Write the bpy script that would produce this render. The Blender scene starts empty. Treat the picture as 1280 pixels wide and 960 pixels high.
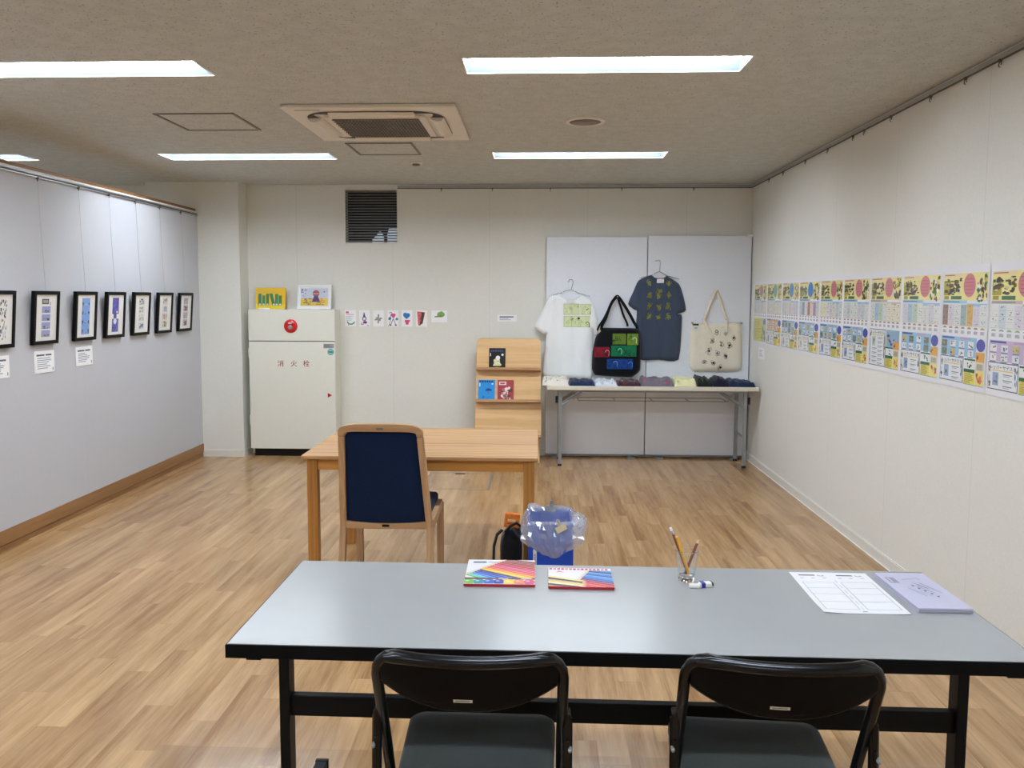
import bpy, bmesh, math, random
from mathutils import Vector, Matrix, geometry, noise
R = math.radians
rnd = random.Random(7)
sc = bpy.context.scene
COL = sc.collection

# ------------------------------------------------------------------ camera, exposure, world
FPX = 1042.93
cam_d = bpy.data.cameras.new('camera')
cam_d.sensor_width = 36.0
cam_d.lens = FPX / 1280 * 36.0
cam_d.shift_x = 10.19 / 1280
cam_d.shift_y = -18.52 / 1280
cam_d.clip_start = 0.02
cam = bpy.data.objects.new('camera', cam_d)
COL.objects.link(cam)
yaw, pitch, roll = .0414, .0862, .0029
F = Vector((-math.sin(yaw) * math.cos(pitch), math.cos(yaw) * math.cos(pitch), -math.sin(pitch)))
R0 = Vector((math.cos(yaw), math.sin(yaw), 0))
U0 = R0.cross(F)
RX = R0 * math.cos(roll) + U0 * math.sin(roll)
UX = RX.cross(F)
cam.matrix_world = Matrix(((RX.x, UX.x, -F.x, 0), (RX.y, UX.y, -F.y, 0), (RX.z, UX.z, -F.z, 1.4837), (0, 0, 0, 1)))
sc.camera = cam
sc.view_settings.view_transform = 'Standard'
sc.view_settings.look = 'None'
sc.view_settings.exposure = 0.0
sc.view_settings.gamma = 1.0
sc.view_settings.use_curve_mapping = False
world = bpy.data.worlds.new('world')
sc.world = world
world.use_nodes = True
world.node_tree.nodes['Background'].inputs[0].default_value = (.6, .7, .9, 1)
world.node_tree.nodes['Background'].inputs[1].default_value = 0.02
LAMP = 57.0          # radiance of the LED bars
LAMP_COL = (.885, .95, 1.01)

# ------------------------------------------------------------------ helpers
def lin(c):
    if isinstance(c, str):
        c = c.lstrip('#'); c = [int(c[i:i + 2], 16) / 255 for i in (0, 2, 4)]
    else:
        c = [v / 255 for v in c]
    return tuple((v / 12.92 if v <= .04045 else ((v + .055) / 1.055) ** 2.4) for v in c)

class NT:
    def __init__(s, m):
        m.use_nodes = True; s.t = m.node_tree; s.t.nodes.clear()
        s.out = s.t.nodes.new('ShaderNodeOutputMaterial')
    def n(s, kind, **kw):
        nd = s.t.nodes.new(kind)
        for k, v in kw.items(): setattr(nd, k, v)
        return nd
    def l(s, a, b): s.t.links.new(a, b)
    def setin(s, sock, v):
        if hasattr(v, 'is_linked') or isinstance(v, bpy.types.NodeSocket): s.l(v, sock)
        else: sock.default_value = v
    def m(s, op, a, b=None, c=None):
        nd = s.n('ShaderNodeMath', operation=op)
        s.setin(nd.inputs[0], a)
        if b is not None: s.setin(nd.inputs[1], b)
        if c is not None: s.setin(nd.inputs[2], c)
        return nd.outputs[0]
    def mix(s, fac, a, b):
        nd = s.n('ShaderNodeMix', data_type='RGBA')
        s.setin(nd.inputs[0], fac)
        for i, v in ((6, a), (7, b)):
            if isinstance(v, tuple): nd.inputs[i].default_value = (*v[:3], 1)
            else: s.l(v, nd.inputs[i])
        return nd.outputs[2]
    def xyz(s, obj=True):
        tc = s.n('ShaderNodeTexCoord'); sp = s.n('ShaderNodeSeparateXYZ')
        s.l(tc.outputs['Object'], sp.inputs[0]); return tc.outputs['Object'], sp.outputs
    def mapping(s, vec, scale=(1, 1, 1)):
        mp = s.n('ShaderNodeMapping'); s.l(vec, mp.inputs[0]); mp.inputs['Scale'].default_value = scale
        return mp.outputs[0]
    def noise(s, vec, scale, detail=2, rough=.5):
        nd = s.n('ShaderNodeTexNoise'); s.l(vec, nd.inputs['Vector'])
        nd.inputs['Scale'].default_value = scale; nd.inputs['Detail'].default_value = detail
        nd.inputs['Roughness'].default_value = rough
        return nd.outputs['Fac']
    def ramp(s, fac, a, b, lo=0., hi=1.):
        nd = s.n('ShaderNodeMapRange'); s.l(fac, nd.inputs[0])
        for i, v in ((1, a), (2, b), (3, lo), (4, hi)): nd.inputs[i].default_value = v
        return nd.outputs[0]
    def bsdf(s, col, rough=.6, spec=.5, metal=0, coat=0, bump=None, bumpd=.001, bumps=.3, trans=0, ior=1.45, sheen=0):
        b = s.n('ShaderNodeBsdfPrincipled')
        if isinstance(col, tuple): b.inputs['Base Color'].default_value = (*col[:3], 1)
        else: s.l(col, b.inputs['Base Color'])
        s.setin(b.inputs['Roughness'], rough)
        b.inputs['Specular IOR Level'].default_value = spec
        b.inputs['Metallic'].default_value = metal
        b.inputs['Coat Weight'].default_value = coat
        b.inputs['Transmission Weight'].default_value = trans
        b.inputs['IOR'].default_value = ior
        b.inputs['Sheen Weight'].default_value = sheen
        if bump is not None:
            bp = s.n('ShaderNodeBump'); s.l(bump, bp.inputs['Height'])
            bp.inputs['Distance'].default_value = bumpd; bp.inputs['Strength'].default_value = bumps
            s.l(bp.outputs[0], b.inputs['Normal'])
        s.l(b.outputs[0], s.out.inputs[0])
        return b

MATS = {}
def new(name):
    m = bpy.data.materials.new(name); MATS[name] = m
    return NT(m)
def plain(name, col, rough=.6, spec=.5, metal=0, coat=0, var=.06, scale=30, bump=0, sheen=0):
    t = new(name); c = lin(col)
    v, _ = t.xyz()
    nz = t.noise(v, scale, 3)
    lo = tuple(x * (1 - var) for x in c); hi = tuple(min(1, x * (1 + var)) for x in c)
    cc = t.mix(t.ramp(nz, .3, .7), lo, hi)
    t.bsdf(cc, rough, spec, metal, coat, bump=nz if bump else None, bumpd=bump or .001, bumps=.5, sheen=sheen)
    return MATS[name]
def fabric(name, col, scale=500, var=.15, rough=.95, sheen=.2):
    t = new(name); c = lin(col)
    v, _ = t.xyz()
    a = t.noise(t.mapping(v, (1, 1, .35)), scale, 2)
    b = t.noise(t.mapping(v, (.35, .35, 1)), scale, 2)
    w = t.m('MULTIPLY', t.m('ADD', a, b), .5)
    cc = t.mix(t.ramp(w, .35, .65), tuple(x * (1 - var) for x in c), tuple(min(1, x * (1 + var)) for x in c))
    t.bsdf(cc, rough, .2, bump=w, bumpd=.0006, bumps=.5, sheen=sheen)
    return MATS[name]
def wood(name, c1, c2, axis='X', rough=.4, scale=9, coat=0, fine=1.0):
    t = new(name)
    v, _ = t.xyz()
    st = {'X': (.06, 1, 1), 'Y': (1, .06, 1), 'Z': (1, 1, .06)}[axis]
    mv = t.mapping(v, st)
    a = t.noise(mv, scale, 4, .6)
    w = t.n('ShaderNodeTexWave', wave_type='BANDS', bands_direction={'X': 'Y', 'Y': 'X', 'Z': 'X'}[axis])
    t.l(mv, w.inputs[0]); w.inputs['Scale'].default_value = scale * 1.2
    w.inputs['Distortion'].default_value = 9; w.inputs['Detail'].default_value = 3
    f = t.noise(mv, scale * 14, 3, .7)
    s = t.m('ADD', t.m('MULTIPLY', a, .5), t.m('ADD', t.m('MULTIPLY', w.outputs['Fac'], .2), t.m('MULTIPLY', f, .3 * fine)))
    cc = t.mix(t.ramp(s, .3, .75), lin(c1), lin(c2))
    t.bsdf(cc, rough, .4, coat=coat, bump=f, bumpd=.0004, bumps=.3)
    return MATS[name]

# wall covering: woven vinyl cloth with vertical joints every so often
def wallmat(name, col, axis=None, first=0., pitchm=.9, jw=.002, jdark=.6):
    t = new(name); c = lin(col)
    v, o = t.xyz()
    a = t.noise(t.mapping(v, (1, 1, .25)), 260, 2)
    b = t.noise(t.mapping(v, (.25, .25, 1)), 260, 2)
    big = t.noise(v, 1.3, 2)
    w = t.m('MULTIPLY', t.m('ADD', a, b), .5)
    cc = t.mix(t.ramp(w, .35, .65), tuple(x * .96 for x in c), tuple(min(1, x * 1.03) for x in c))
    cc = t.mix(t.ramp(big, .35, .65, 0, .12), cc, tuple(x * .86 for x in c))
    if axis is not None:
        s = t.m('DIVIDE', t.m('SUBTRACT', o[axis], first), pitchm)
        fr = t.m('ABSOLUTE', t.m('SUBTRACT', s, t.m('ROUND', s)))
        j = t.m('LESS_THAN', fr, jw / pitchm)
        cc = t.mix(j, cc, tuple(x * jdark for x in c))
    t.bsdf(cc, .62, .35, bump=w, bumpd=.0008, bumps=.35)
    return MATS[name]

def floormat():
    t = new('floor_planks')
    v, o = t.xyz()
    W, L = .1015, .91
    xi = t.m('DIVIDE', o[0], W); ix = t.m('FLOOR', xi); fx = t.m('SUBTRACT', xi, ix)
    wn = t.n('ShaderNodeTexWhiteNoise', noise_dimensions='1D'); t.l(ix, wn.inputs['W'])
    yi = t.m('ADD', t.m('DIVIDE', o[1], L), t.m('MULTIPLY', wn.outputs['Value'], 7.0))
    iy = t.m('FLOOR', yi); fy = t.m('SUBTRACT', yi, iy)
    cmb = t.n('ShaderNodeCombineXYZ'); t.l(ix, cmb.inputs[0]); t.l(iy, cmb.inputs[1])
    w2 = t.n('ShaderNodeTexWhiteNoise', noise_dimensions='2D'); t.l(cmb.outputs[0], w2.inputs['Vector'])
    r = w2.outputs['Value']
    # grain, shifted per plank
    off = t.n('ShaderNodeVectorMath', operation='MULTIPLY_ADD')
    t.l(w2.outputs['Color'], off.inputs[0]); off.inputs[1].default_value = (13, 9, 5); t.l(v, off.inputs[2])
    gv = t.mapping(off.outputs[0], (1, .07, 1))
    g1 = t.noise(gv, 22, 4, .6)
    g2 = t.noise(gv, 120, 4, .7)
    g3 = t.noise(t.mapping(off.outputs[0], (1, .12, 1)), 8, 2, .5)
    s = t.m('ADD', t.m('MULTIPLY', g1, .5), t.m('ADD', t.m('MULTIPLY', g2, .2), t.m('MULTIPLY', g3, .3)))
    s = t.m('ADD', s, t.m('MULTIPLY', t.m('SUBTRACT', r, .5), .07))
    cc = t.mix(t.ramp(s, .36, .64), lin((140, 103, 66)), lin((196, 158, 112)))
    # dark mineral streaks
    st = t.noise(t.mapping(off.outputs[0], (1, .035, 1)), 60, 2, .5)
    cc = t.mix(t.ramp(st, .66, .76, 0, .4), cc, lin((96, 66, 40)))
    ex = t.m('MINIMUM', fx, t.m('SUBTRACT', 1.0, fx)); ey = t.m('MINIMUM', fy, t.m('SUBTRACT', 1.0, fy))
    seam = t.m('MAXIMUM', t.m('LESS_THAN', ex, .006), t.m('LESS_THAN', ey, .0012))
    cc = t.mix(t.m('MULTIPLY', seam, .25), cc, lin((80, 56, 36)))
    rg = t.ramp(g3, .3, .7, .17, .27)
    t.bsdf(cc, rg, .5, bump=t.m('SUBTRACT', g2, t.m('MULTIPLY', seam, .6)), bumpd=.0004, bumps=.12)
    return MATS['floor_planks']

def ceilmat():
    t = new('ceiling_board')
    v, o = t.xyz()
    a = t.noise(t.mapping(v, (1, .7, 1)), 95, 2, .6)
    b = t.noise(t.mapping(v, (.7, 1, 1)), 150, 2, .6)
    dots = t.m('MAXIMUM', t.ramp(a, .62, .68), t.ramp(b, .645, .70, 0, .8))
    tint = t.noise(v, 14, 2)
    base = t.mix(t.ramp(tint, .35, .65), lin((193, 194, 189)), lin((201, 202, 197)))
    cc = t.mix(t.m('MULTIPLY', dots, .6), base, lin((116, 102, 86)))
    t.bsdf(cc, .9, .1, bump=t.m('SUBTRACT', 1.0, dots), bumpd=.002, bumps=.5)
    return MATS['ceiling_board']

def vcol(name, rough=.5, coat=0, spec=.4):
    t = new(name)
    at = t.n('ShaderNodeAttribute', attribute_name='Col')
    tc = t.n('ShaderNodeTexCoord')
    nz = t.noise(tc.outputs['Object'], 350, 2)
    cc = t.mix(t.ramp(nz, .3, .7, 0, .06), at.outputs['Color'], (.3, .3, .3))
    t.bsdf(cc, rough, spec, coat=coat)
    return MATS[name]
def emis(name, col, strength):
    t = new(name); e = t.n('ShaderNodeEmission')
    e.inputs[0].default_value = (*col, 1); e.inputs[1].default_value = strength
    t.l(e.outputs[0], t.out.inputs[0]); return MATS[name]

class MB:
    """collects shapes into one mesh"""
    def __init__(s, xf=None): s.v = []; s.f = []; s.c = []; s.xf = xf or Matrix(); s.sm = []
    def add(s, vs, fs, col=None, smooth=False):
        b = len(s.v)
        for p in vs:
            q = s.xf @ Vector(p); s.v.append((q.x, q.y, q.z))
        for f in fs: s.f.append([b + i for i in f]); s.c.append(col); s.sm.append(smooth)
        return s
    def box(s, a, b, col=None):
        x0, y0, z0 = [min(p, q) for p, q in zip(a, b)]; x1, y1, z1 = [max(p, q) for p, q in zip(a, b)]
        return s.add([(x0, y0, z0), (x1, y0, z0), (x1, y1, z0), (x0, y1, z0), (x0, y0, z1), (x1, y0, z1), (x1, y1, z1), (x0, y1, z1)],
                     [(3, 2, 1, 0), (4, 5, 6, 7), (0, 1, 5, 4), (1, 2, 6, 5), (2, 3, 7, 6), (3, 0, 4, 7)], col)
    def prism(s, poly, d0, d1, axis='Y', col=None, smooth=False):
        """poly in the two other axes, extruded from d0 to d1 along axis"""
        def P(u, v, d): return {'Y': (u, d, v), 'X': (d, u, v), 'Z': (u, v, d)}[axis]
        n = len(poly)
        vs = [P(u, v, d0) for u, v in poly] + [P(u, v, d1) for u, v in poly]
        tri = geometry.tessellate_polygon([[Vector((u, v, 0)) for u, v in poly]])
        fs = [tuple(t) for t in tri] + [tuple(n + i for i in reversed(t)) for t in tri]
        fs += [(i, (i + 1) % n, n + (i + 1) % n, n + i) for i in range(n)]
        return s.add(vs, fs, col, smooth)
    def tube(s, pts, r, n=10, col=None, closed=False, flat=None):
        pts = [Vector(p) for p in pts]; m = len(pts)
        rs = r if isinstance(r, (list, tuple)) else [r] * m
        rings = []; up = None
        for i, p in enumerate(pts):
            if closed: d = (pts[(i + 1) % m] - pts[i - 1])
            else: d = (pts[min(i + 1, m - 1)] - pts[max(i - 1, 0)])
            d.normalize()
            if up is None:
                up = Vector((0, 0, 1)) if abs(d.z) < .9 else Vector((0, 1, 0))
            a = (up - d * up.dot(d)).normalized(); b = d.cross(a); up = a
            k = flat or 1
            rings.append([p + a * rs[i] * math.cos(2 * math.pi * j / n) + b * rs[i] * k * math.sin(2 * math.pi * j / n) for j in range(n)])
        vs = [q for rg in rings for q in rg]; fs = []
        for i in range(m if closed else m - 1):
            i2 = (i + 1) % m
            for j in range(n):
                fs.append((i * n + j, i * n + (j + 1) % n, i2 * n + (j + 1) % n, i2 * n + j))
        s.add(vs, fs, col, True)
        if not closed:
            s.add([rings[0][j] for j in range(n)], [tuple(reversed(range(n)))], col)
            s.add([rings[-1][j] for j in range(n)], [tuple(range(n))], col)
        return s
    def lathe(s, prof, c=(0, 0, 0), n=28, col=None, smooth=True):
        vs = []; fs = []; m = len(prof)
        for r_, z in prof:
            for j in range(n):
                a = 2 * math.pi * j / n
                vs.append((c[0] + r_ * math.cos(a), c[1] + r_ * math.sin(a), c[2] + z))
        for i in range(m - 1):
            for j in range(n):
                fs.append((i * n + j, i * n + (j + 1) % n, (i + 1) * n + (j + 1) % n, (i + 1) * n + j))
        s.add(vs, fs, col, smooth)
        return s
    def disc(s, c, r, axis='Z', d=.004, n=28, col=None, ry=None):
        ry = ry or r
        poly = [(r * math.cos(2 * math.pi * j / n), ry * math.sin(2 * math.pi * j / n)) for j in range(n)]
        if axis == 'Y': poly = [(c[0] + u, c[2] + v) for u, v in poly]; k = c[1]
        elif axis == 'X': poly = [(c[1] + u, c[2] + v) for u, v in poly]; k = c[0]
        else: poly = [(c[0] + u, c[1] + v) for u, v in poly]; k = c[2]
        return s.prism(poly, k, k + d, axis, col)
    def build(s, name, mat, parent=None, bevel=0, seg=2, smooth=None, merge=False, subsurf=0):
        me = bpy.data.meshes.new(name)
        me.from_pydata(s.v, [], s.f)
        if any(c is not None for c in s.c):
            ca = me.color_attributes.new('Col', 'FLOAT_COLOR', 'CORNER')
            i = 0
            for p, c in zip(me.polygons, s.c):
                c = c or (1, 1, 1)
                for _ in range(p.loop_total):
                    ca.data[i].color = (*c[:3], 1); i += 1
        for p, f in zip(me.polygons, s.sm): p.use_smooth = f if smooth is None else smooth
        if merge:
            bm = bmesh.new(); bm.from_mesh(me); bmesh.ops.remove_doubles(bm, verts=bm.verts, dist=1e-5)
            bmesh.ops.recalc_face_normals(bm, faces=bm.faces); bm.to_mesh(me); bm.free()
        me.update()
        o = bpy.data.objects.new(name, me)
        COL.objects.link(o)
        if mat is not None: me.materials.append(MATS[mat] if isinstance(mat, str) else mat)
        if bevel:
            b = o.modifiers.new('bevel', 'BEVEL'); b.width = bevel; b.segments = seg; b.limit_method = 'ANGLE'; b.angle_limit = R(40)
            b.harden_normals = False
        if subsurf:
            b = o.modifiers.new('subsurf', 'SUBSURF'); b.levels = subsurf; b.render_levels = subsurf
        if parent is not None:
            o.parent = parent
            o.matrix_parent_inverse = parent.matrix_basis.inverted()
        return o

def tag(o, label, cat, group=None):
    o['label'] = label; o['category'] = cat
    if group: o['group'] = group
    return o
def thing(name, label, cat, loc=(0, 0, 0), group=None, rz=0):
    o = bpy.data.objects.new(name, None); COL.objects.link(o)
    o.empty_display_size = .05
    o.location = loc; o.rotation_euler = (0, 0, rz)
    bpy.context.view_layer.update()
    return tag(o, label, cat, group)
def struct(o): o['kind'] = 'structure'; return o
def basis(o, u, v, n):
    u, v, n = Vector(u), Vector(v), Vector(n)
    return Matrix(((u.x, v.x, n.x, o[0]), (u.y, v.y, n.y, o[1]), (u.z, v.z, n.z, o[2]), (0, 0, 0, 1)))

def circ(cx, cy, rx, ry=None, n=16, a0=0, a1=2 * math.pi):
    ry = ry or rx
    return [(cx + rx * math.cos(a0 + (a1 - a0) * i / n), cy + ry * math.sin(a0 + (a1 - a0) * i / n)) for i in range(n if abs(a1 - a0 - 2 * math.pi) < 1e-6 else n + 1)]
def line(x0, y0, x1, y1, w):
    d = Vector((x1 - x0, y1 - y0)); d.normalize(); p = Vector((-d.y, d.x)) * w / 2
    return [(x0 + p.x, y0 + p.y), (x1 + p.x, y1 + p.y), (x1 - p.x, y1 - p.y), (x0 - p.x, y0 - p.y)]
def rect(x0, y0, x1, y1): return [(x0, y0), (x1, y0), (x1, y1), (x0, y1)]

_tc = {}
def text_geo(s, size=1.0):
    """flat glyph outlines as triangles"""
    if s in _tc: vs, fs = _tc[s]
    else:
        cu = bpy.data.curves.new('lettering', 'FONT'); cu.body = s; cu.resolution_u = 3; cu.offset = .006
        cu.align_x = 'CENTER'; cu.align_y = 'CENTER'
        to = bpy.data.objects.new('lettering', cu); COL.objects.link(to)
        bpy.context.view_layer.update()
        me = bpy.data.meshes.new_from_object(to.evaluated_get(bpy.context.evaluated_depsgraph_get()))
        vs = [(v.co.x, v.co.y) for v in me.vertices]; fs = [tuple(p.vertices) for p in me.polygons]
        bpy.data.objects.remove(to); bpy.data.curves.remove(cu); bpy.data.meshes.remove(me)
        _tc[s] = (vs, fs)
    return [(x * size, y * size) for x, y in vs], fs

class Art:
    """flat artwork: coloured polygons printed on a surface; one mesh with a colour per face"""
    def __init__(s, place): s.mb = MB(); s.place = place; s.k = 0
    def poly(s, pts, col, layer=1):
        s.k += 1
        c = lin(col)
        h = layer * .00022 + (s.k % 40) * .000004
        tri = geometry.tessellate_polygon([[Vector((u, v, 0)) for u, v in pts]]) if len(pts) > 4 else [tuple(range(len(pts)))]
        s.mb.add([s.place(u, v, h) for u, v in pts], tri, c); return s
    def rect(s, x0, y0, x1, y1, col, layer=1): return s.poly(rect(x0, y0, x1, y1), col, layer)
    def circ(s, cx, cy, rx, col, layer=1, ry=None, n=16): return s.poly(circ(cx, cy, rx, ry, n), col, layer)
    def line(s, x0, y0, x1, y1, w, col, layer=2): return s.poly(line(x0, y0, x1, y1, w), col, layer)
    def text(s, t, cx, cy, size, col, layer=3, sx=1):
        vs, fs = text_geo(t, size); h = layer * .00022
        s.mb.add([s.place(cx + x * sx, cy + y, h) for x, y in vs], fs, lin(col)); return s
    def scribble(s, x0, y0, x1, y1, n, cols, rg, layer=2, size=(.1, .35)):
        for _ in range(n):
            w = (x1 - x0) * rg.uniform(*size) / 2; h = (y1 - y0) * rg.uniform(*size) / 2
            cx = rg.uniform(x0 + w, x1 - w); cy = rg.uniform(y0 + h, y1 - h)
            s.poly(circ(cx, cy, w, h, rg.choice((4, 5, 7)), rg.uniform(0, 1), 2 * math.pi + 0), rg.choice(cols), layer) if False else \
                s.poly([(cx + w * math.cos(a + .3) * rg.uniform(.6, 1), cy + h * math.sin(a + .3) * rg.uniform(.6, 1)) for a in [2 * math.pi * i / 6 for i in range(6)]], rg.choice(cols), layer)
        return s
    def lines(s, x0, y0, x1, y1, n, w, col, rg, layer=2):
        for i in range(n):
            y = y1 - (y1 - y0) * (i + .5) / n
            s.rect(x0, y - w / 2, x0 + (x1 - x0) * rg.uniform(.55, 1), y + w / 2, col, layer)
        return s
    def build(s, name, mat, parent=None): return s.mb.build(name, mat, parent)
def planar(o, u, v, n):
    o, u, v, n = Vector(o), Vector(u), Vector(v), Vector(n)
    return lambda a, b, h: o + u * a + v * b + n * h

# ------------------------------------------------------------------ materials
wallmat('wall_cloth_x', (232, 232, 224), 0, -2.257, .9, .0013, .8)
wallmat('wall_cloth_y', (232, 231, 224), 1, 3.755, .915, .0013, .8)
wallmat('wall_cloth', (232, 232, 224))
wallmat('partition_cloth', (199, 200, 205), 1, 5.565, 1.22, .0012, .86)
wallmat('panel_cloth', (236, 241, 250))
floormat(); ceilmat()
plain('white_gloss', (240, 240, 238), .3, var=.01)
plain('vinyl_trim', (226, 224, 216), .45, var=.02)
plain('aluminium', (190, 190, 190), .35, metal=.9, var=.03)
plain('dark_gap', (18, 17, 16), .8)
plain('ac_plastic', (222, 214, 200), .45, var=.01)
plain('dark_plastic', (24, 24, 25), .5, var=.1)
plain('ac_dark', (62, 56, 50), .6)
plain('ac_grille', (120, 110, 98), .5)
plain('cabinet_paint', (232, 232, 220), .42, var=.01)
plain('dull_grey', (96, 94, 88), .6)  # flat grey for the cabinet gap, rail lips, groove and hooks
plain('steel_grey', (150, 153, 155), .38, metal=.35, var=.04)
plain('black_rubber', (16, 16, 17), .7)
plain('chrome', (205, 205, 208), .15, metal=1, var=.02)
plain('black_enamel', (5, 5, 7), .25, spec=.4, var=.1)
plain('black_shell', (6, 6, 7), .55, spec=.15, var=.2)
plain('table_black', (8, 10, 13), .5, spec=.2, var=.15)
plain('table_edge', (7, 9, 12), .5, spec=.12, var=.2)
plain('laminate', (158, 160, 161), .22, spec=.7, var=.03, scale=4)
plain('laminate_cream', (226, 220, 204), .4, var=.02)
plain('paper', (230, 230, 234), .7, var=.01)
plain('card_white', (250, 250, 252), .6, var=.01)
plain('paper_lilac', (190, 189, 210), .7, var=.01)
plain('red_lamp', (205, 18, 28), .25, coat=.5)
plain('frame_black', (7, 7, 8), .5, spec=.2, var=.1)
plain('louvre', (150, 150, 152), .5)
plain('bin_blue', (22, 74, 188), .4, var=.04)
plain('orange_pack', (214, 118, 44), .35, var=.2, scale=60)
plain('beige_clip', (196, 182, 150), .4)
plain('pencil_yellow', (226, 158, 40), .35, var=.03)
plain('pencil_brown', (120, 72, 52), .4, var=.05)
plain('pencil_wood', (220, 180, 130), .6)
plain('graphite', (40, 40, 44), .4)
plain('metal_tin', (178, 28, 38), .35, var=.05)
plain('rubber_white', (232, 230, 226), .7)
plain('rubber_blue', (40, 50, 140), .5)
fabric('cloth_white', (246, 250, 254), var=.04)
fabric('cloth_slate', (66, 76, 94), var=.1)
fabric('cloth_black', (12, 13, 18), var=.25)
fabric('cloth_canvas', (242, 234, 216), 300, var=.08)
fabric('cloth_navy', (28, 42, 74), var=.15)
fabric('cloth_cream', (226, 220, 208), var=.06)
fabric('cloth_pale', (214, 222, 232), var=.06)
fabric('cloth_darkred', (70, 40, 48), 90, var=.5)
fabric('cloth_grey', (112, 106, 116), var=.12)
fabric('cloth_lemon', (234, 232, 184), var=.05)
fabric('cloth_forest', (30, 36, 32), 90, var=.5)
fabric('cloth_ink', (24, 28, 46), var=.25)
fabric('seat_green', (42, 47, 43), 700, var=.22)
fabric('navy_upholstery', (14, 34, 66), 420, var=.28, sheen=.05)
fabric('bag_black', (14, 14, 16), 300, var=.2)
wood('desk_top_wood', (158, 112, 68), (216, 174, 126), 'X', .42, 6)
wood('desk_leg_wood', (160, 104, 44), (200, 142, 72), 'Z', .45, 10)
wood('desk_apron_wood', (198, 134, 58), (232, 172, 92), 'X', .45, 10)
wood('chair_wood_z', (176, 138, 100), (202, 166, 126), 'Z', .42, 12)
wood('chair_wood_x', (176, 138, 100), (202, 166, 126), 'X', .42, 12)
wood('rack_wood', (206, 162, 108), (234, 196, 142), 'X', .4, 9)
wood('base_wood', (122, 84, 48), (166, 122, 78), 'Y', .4, 9)
vcol('print_matte', .7); vcol('print_gloss', .25, .4); vcol('print_cloth', .9, 0, .1)
t = new('clear_glass'); t.bsdf((1, 1, 1), .02, .5, trans=1, ior=1.45)
t = new('clear_film')
tr = t.n('ShaderNodeBsdfTransparent'); gl = t.n('ShaderNodeBsdfGlossy'); df = t.n('ShaderNodeBsdfTranslucent'); d2 = t.n('ShaderNodeBsdfDiffuse')
gl.inputs['Roughness'].default_value = .12; gl.inputs[0].default_value = (.9, .93, 1, 1)
df.inputs[0].default_value = (.85, .9, 1, 1); d2.inputs[0].default_value = (.8, .87, .97, 1)
m0 = t.n('ShaderNodeMixShader'); t.l(df.outputs[0], m0.inputs[1]); t.l(d2.outputs[0], m0.inputs[2])
m1 = t.n('ShaderNodeMixShader'); m1.inputs[0].default_value = .38; t.l(tr.outputs[0], m1.inputs[1]); t.l(m0.outputs[0], m1.inputs[2])
lw = t.n('ShaderNodeLayerWeight'); lw.inputs[0].default_value = .35
m2 = t.n('ShaderNodeMixShader'); t.l(t.m('MULTIPLY_ADD', lw.outputs['Facing'], .55, .10), m2.inputs[0]); t.l(m1.outputs[0], m2.inputs[1]); t.l(gl.outputs[0], m2.inputs[2])
t.l(m2.outputs[0], t.out.inputs[0])
t = new('thin_glass')
tr = t.n('ShaderNodeBsdfTransparent'); tr.inputs[0].default_value = (.95, .97, .97, 1)
gl = t.n('ShaderNodeBsdfGlossy'); gl.inputs['Roughness'].default_value = .03
lw = t.n('ShaderNodeLayerWeight'); lw.inputs[0].default_value = .3
m1 = t.n('ShaderNodeMixShader'); t.l(t.m('MULTIPLY_ADD', lw.outputs['Facing'], .6, .05), m1.inputs[0]); t.l(tr.outputs[0], m1.inputs[1]); t.l(gl.outputs[0], m1.inputs[2])
t.l(m1.outputs[0], t.out.inputs[0])
t = new('floor_film')
tr = t.n('ShaderNodeBsdfTransparent'); gl = t.n('ShaderNodeBsdfGlossy'); gl.inputs['Roughness'].default_value = .12
v, _ = t.xyz(); nz = t.noise(v, 6, 3)
bp = t.n('ShaderNodeBump'); bp.inputs['Distance'].default_value = .01; bp.inputs['Strength'].default_value = .25; t.l(nz, bp.inputs['Height']); t.l(bp.outputs[0], gl.inputs['Normal'])
m1 = t.n('ShaderNodeMixShader'); m1.inputs[0].default_value = .05; t.l(tr.outputs[0], m1.inputs[1]); t.l(gl.outputs[0], m1.inputs[2])
t.l(m1.outputs[0], t.out.inputs[0])
emis('led', LAMP_COL, LAMP)
emis('vent_glow', (.62, .72, .8), .55)  # made-up glow for the pale patches behind the vent slats
plain('lamp_reflector', (196, 218, 245), .28, metal=.92, var=.01)

# ------------------------------------------------------------------ the room
XR, YB, XP, HC = 1.933, 7.764, -3.107, 2.514
XL, YF = -6.6, -3.2
CX0, CX1, CY = -3.58, -2.723, 7.547       # column by the partition

mb = MB(); mb.box((XL, YF, -.05), (XR, YB, 0)); struct(mb.build('floor', 'floor_planks'))
# ceiling with openings for the recessed lamps
LX = [(-.335, .905), (-2.768, -1.522), (-5.05, -3.81)]
LY = [(3.70, 3.94), (6.06, 6.31), (1.28, 1.52), (-1.14, -.90)]
holes = [(a, c, b, d) for a, b in LX for c, d in LY]
xs = sorted({XL, XR, *[p for h in LX for p in h]}); ys = sorted({YF, YB, *[p for h in LY for p in h]})
mb = MB()
for i in range(len(xs) - 1):
    for j in range(len(ys) - 1):
        cx, cy = (xs[i] + xs[i + 1]) / 2, (ys[j] + ys[j + 1]) / 2
        if any(h[0] < cx < h[2] and h[1] < cy < h[3] for h in holes): continue
        mb.box((xs[i], ys[j], HC), (xs[i + 1], ys[j + 1], HC + .012))
struct(mb.build('ceiling', 'ceiling_board'))
struct(MB().box((XL - .1, YF - .1, HC + .16), (XR + .1, YB + .1, HC + .2)).build('ceiling_slab', 'dark_gap'))
struct(MB().box((XR, YF, 0), (XR + .1, YB + .1, HC + .16)).build('wall_right', 'wall_cloth_y'))
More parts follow.
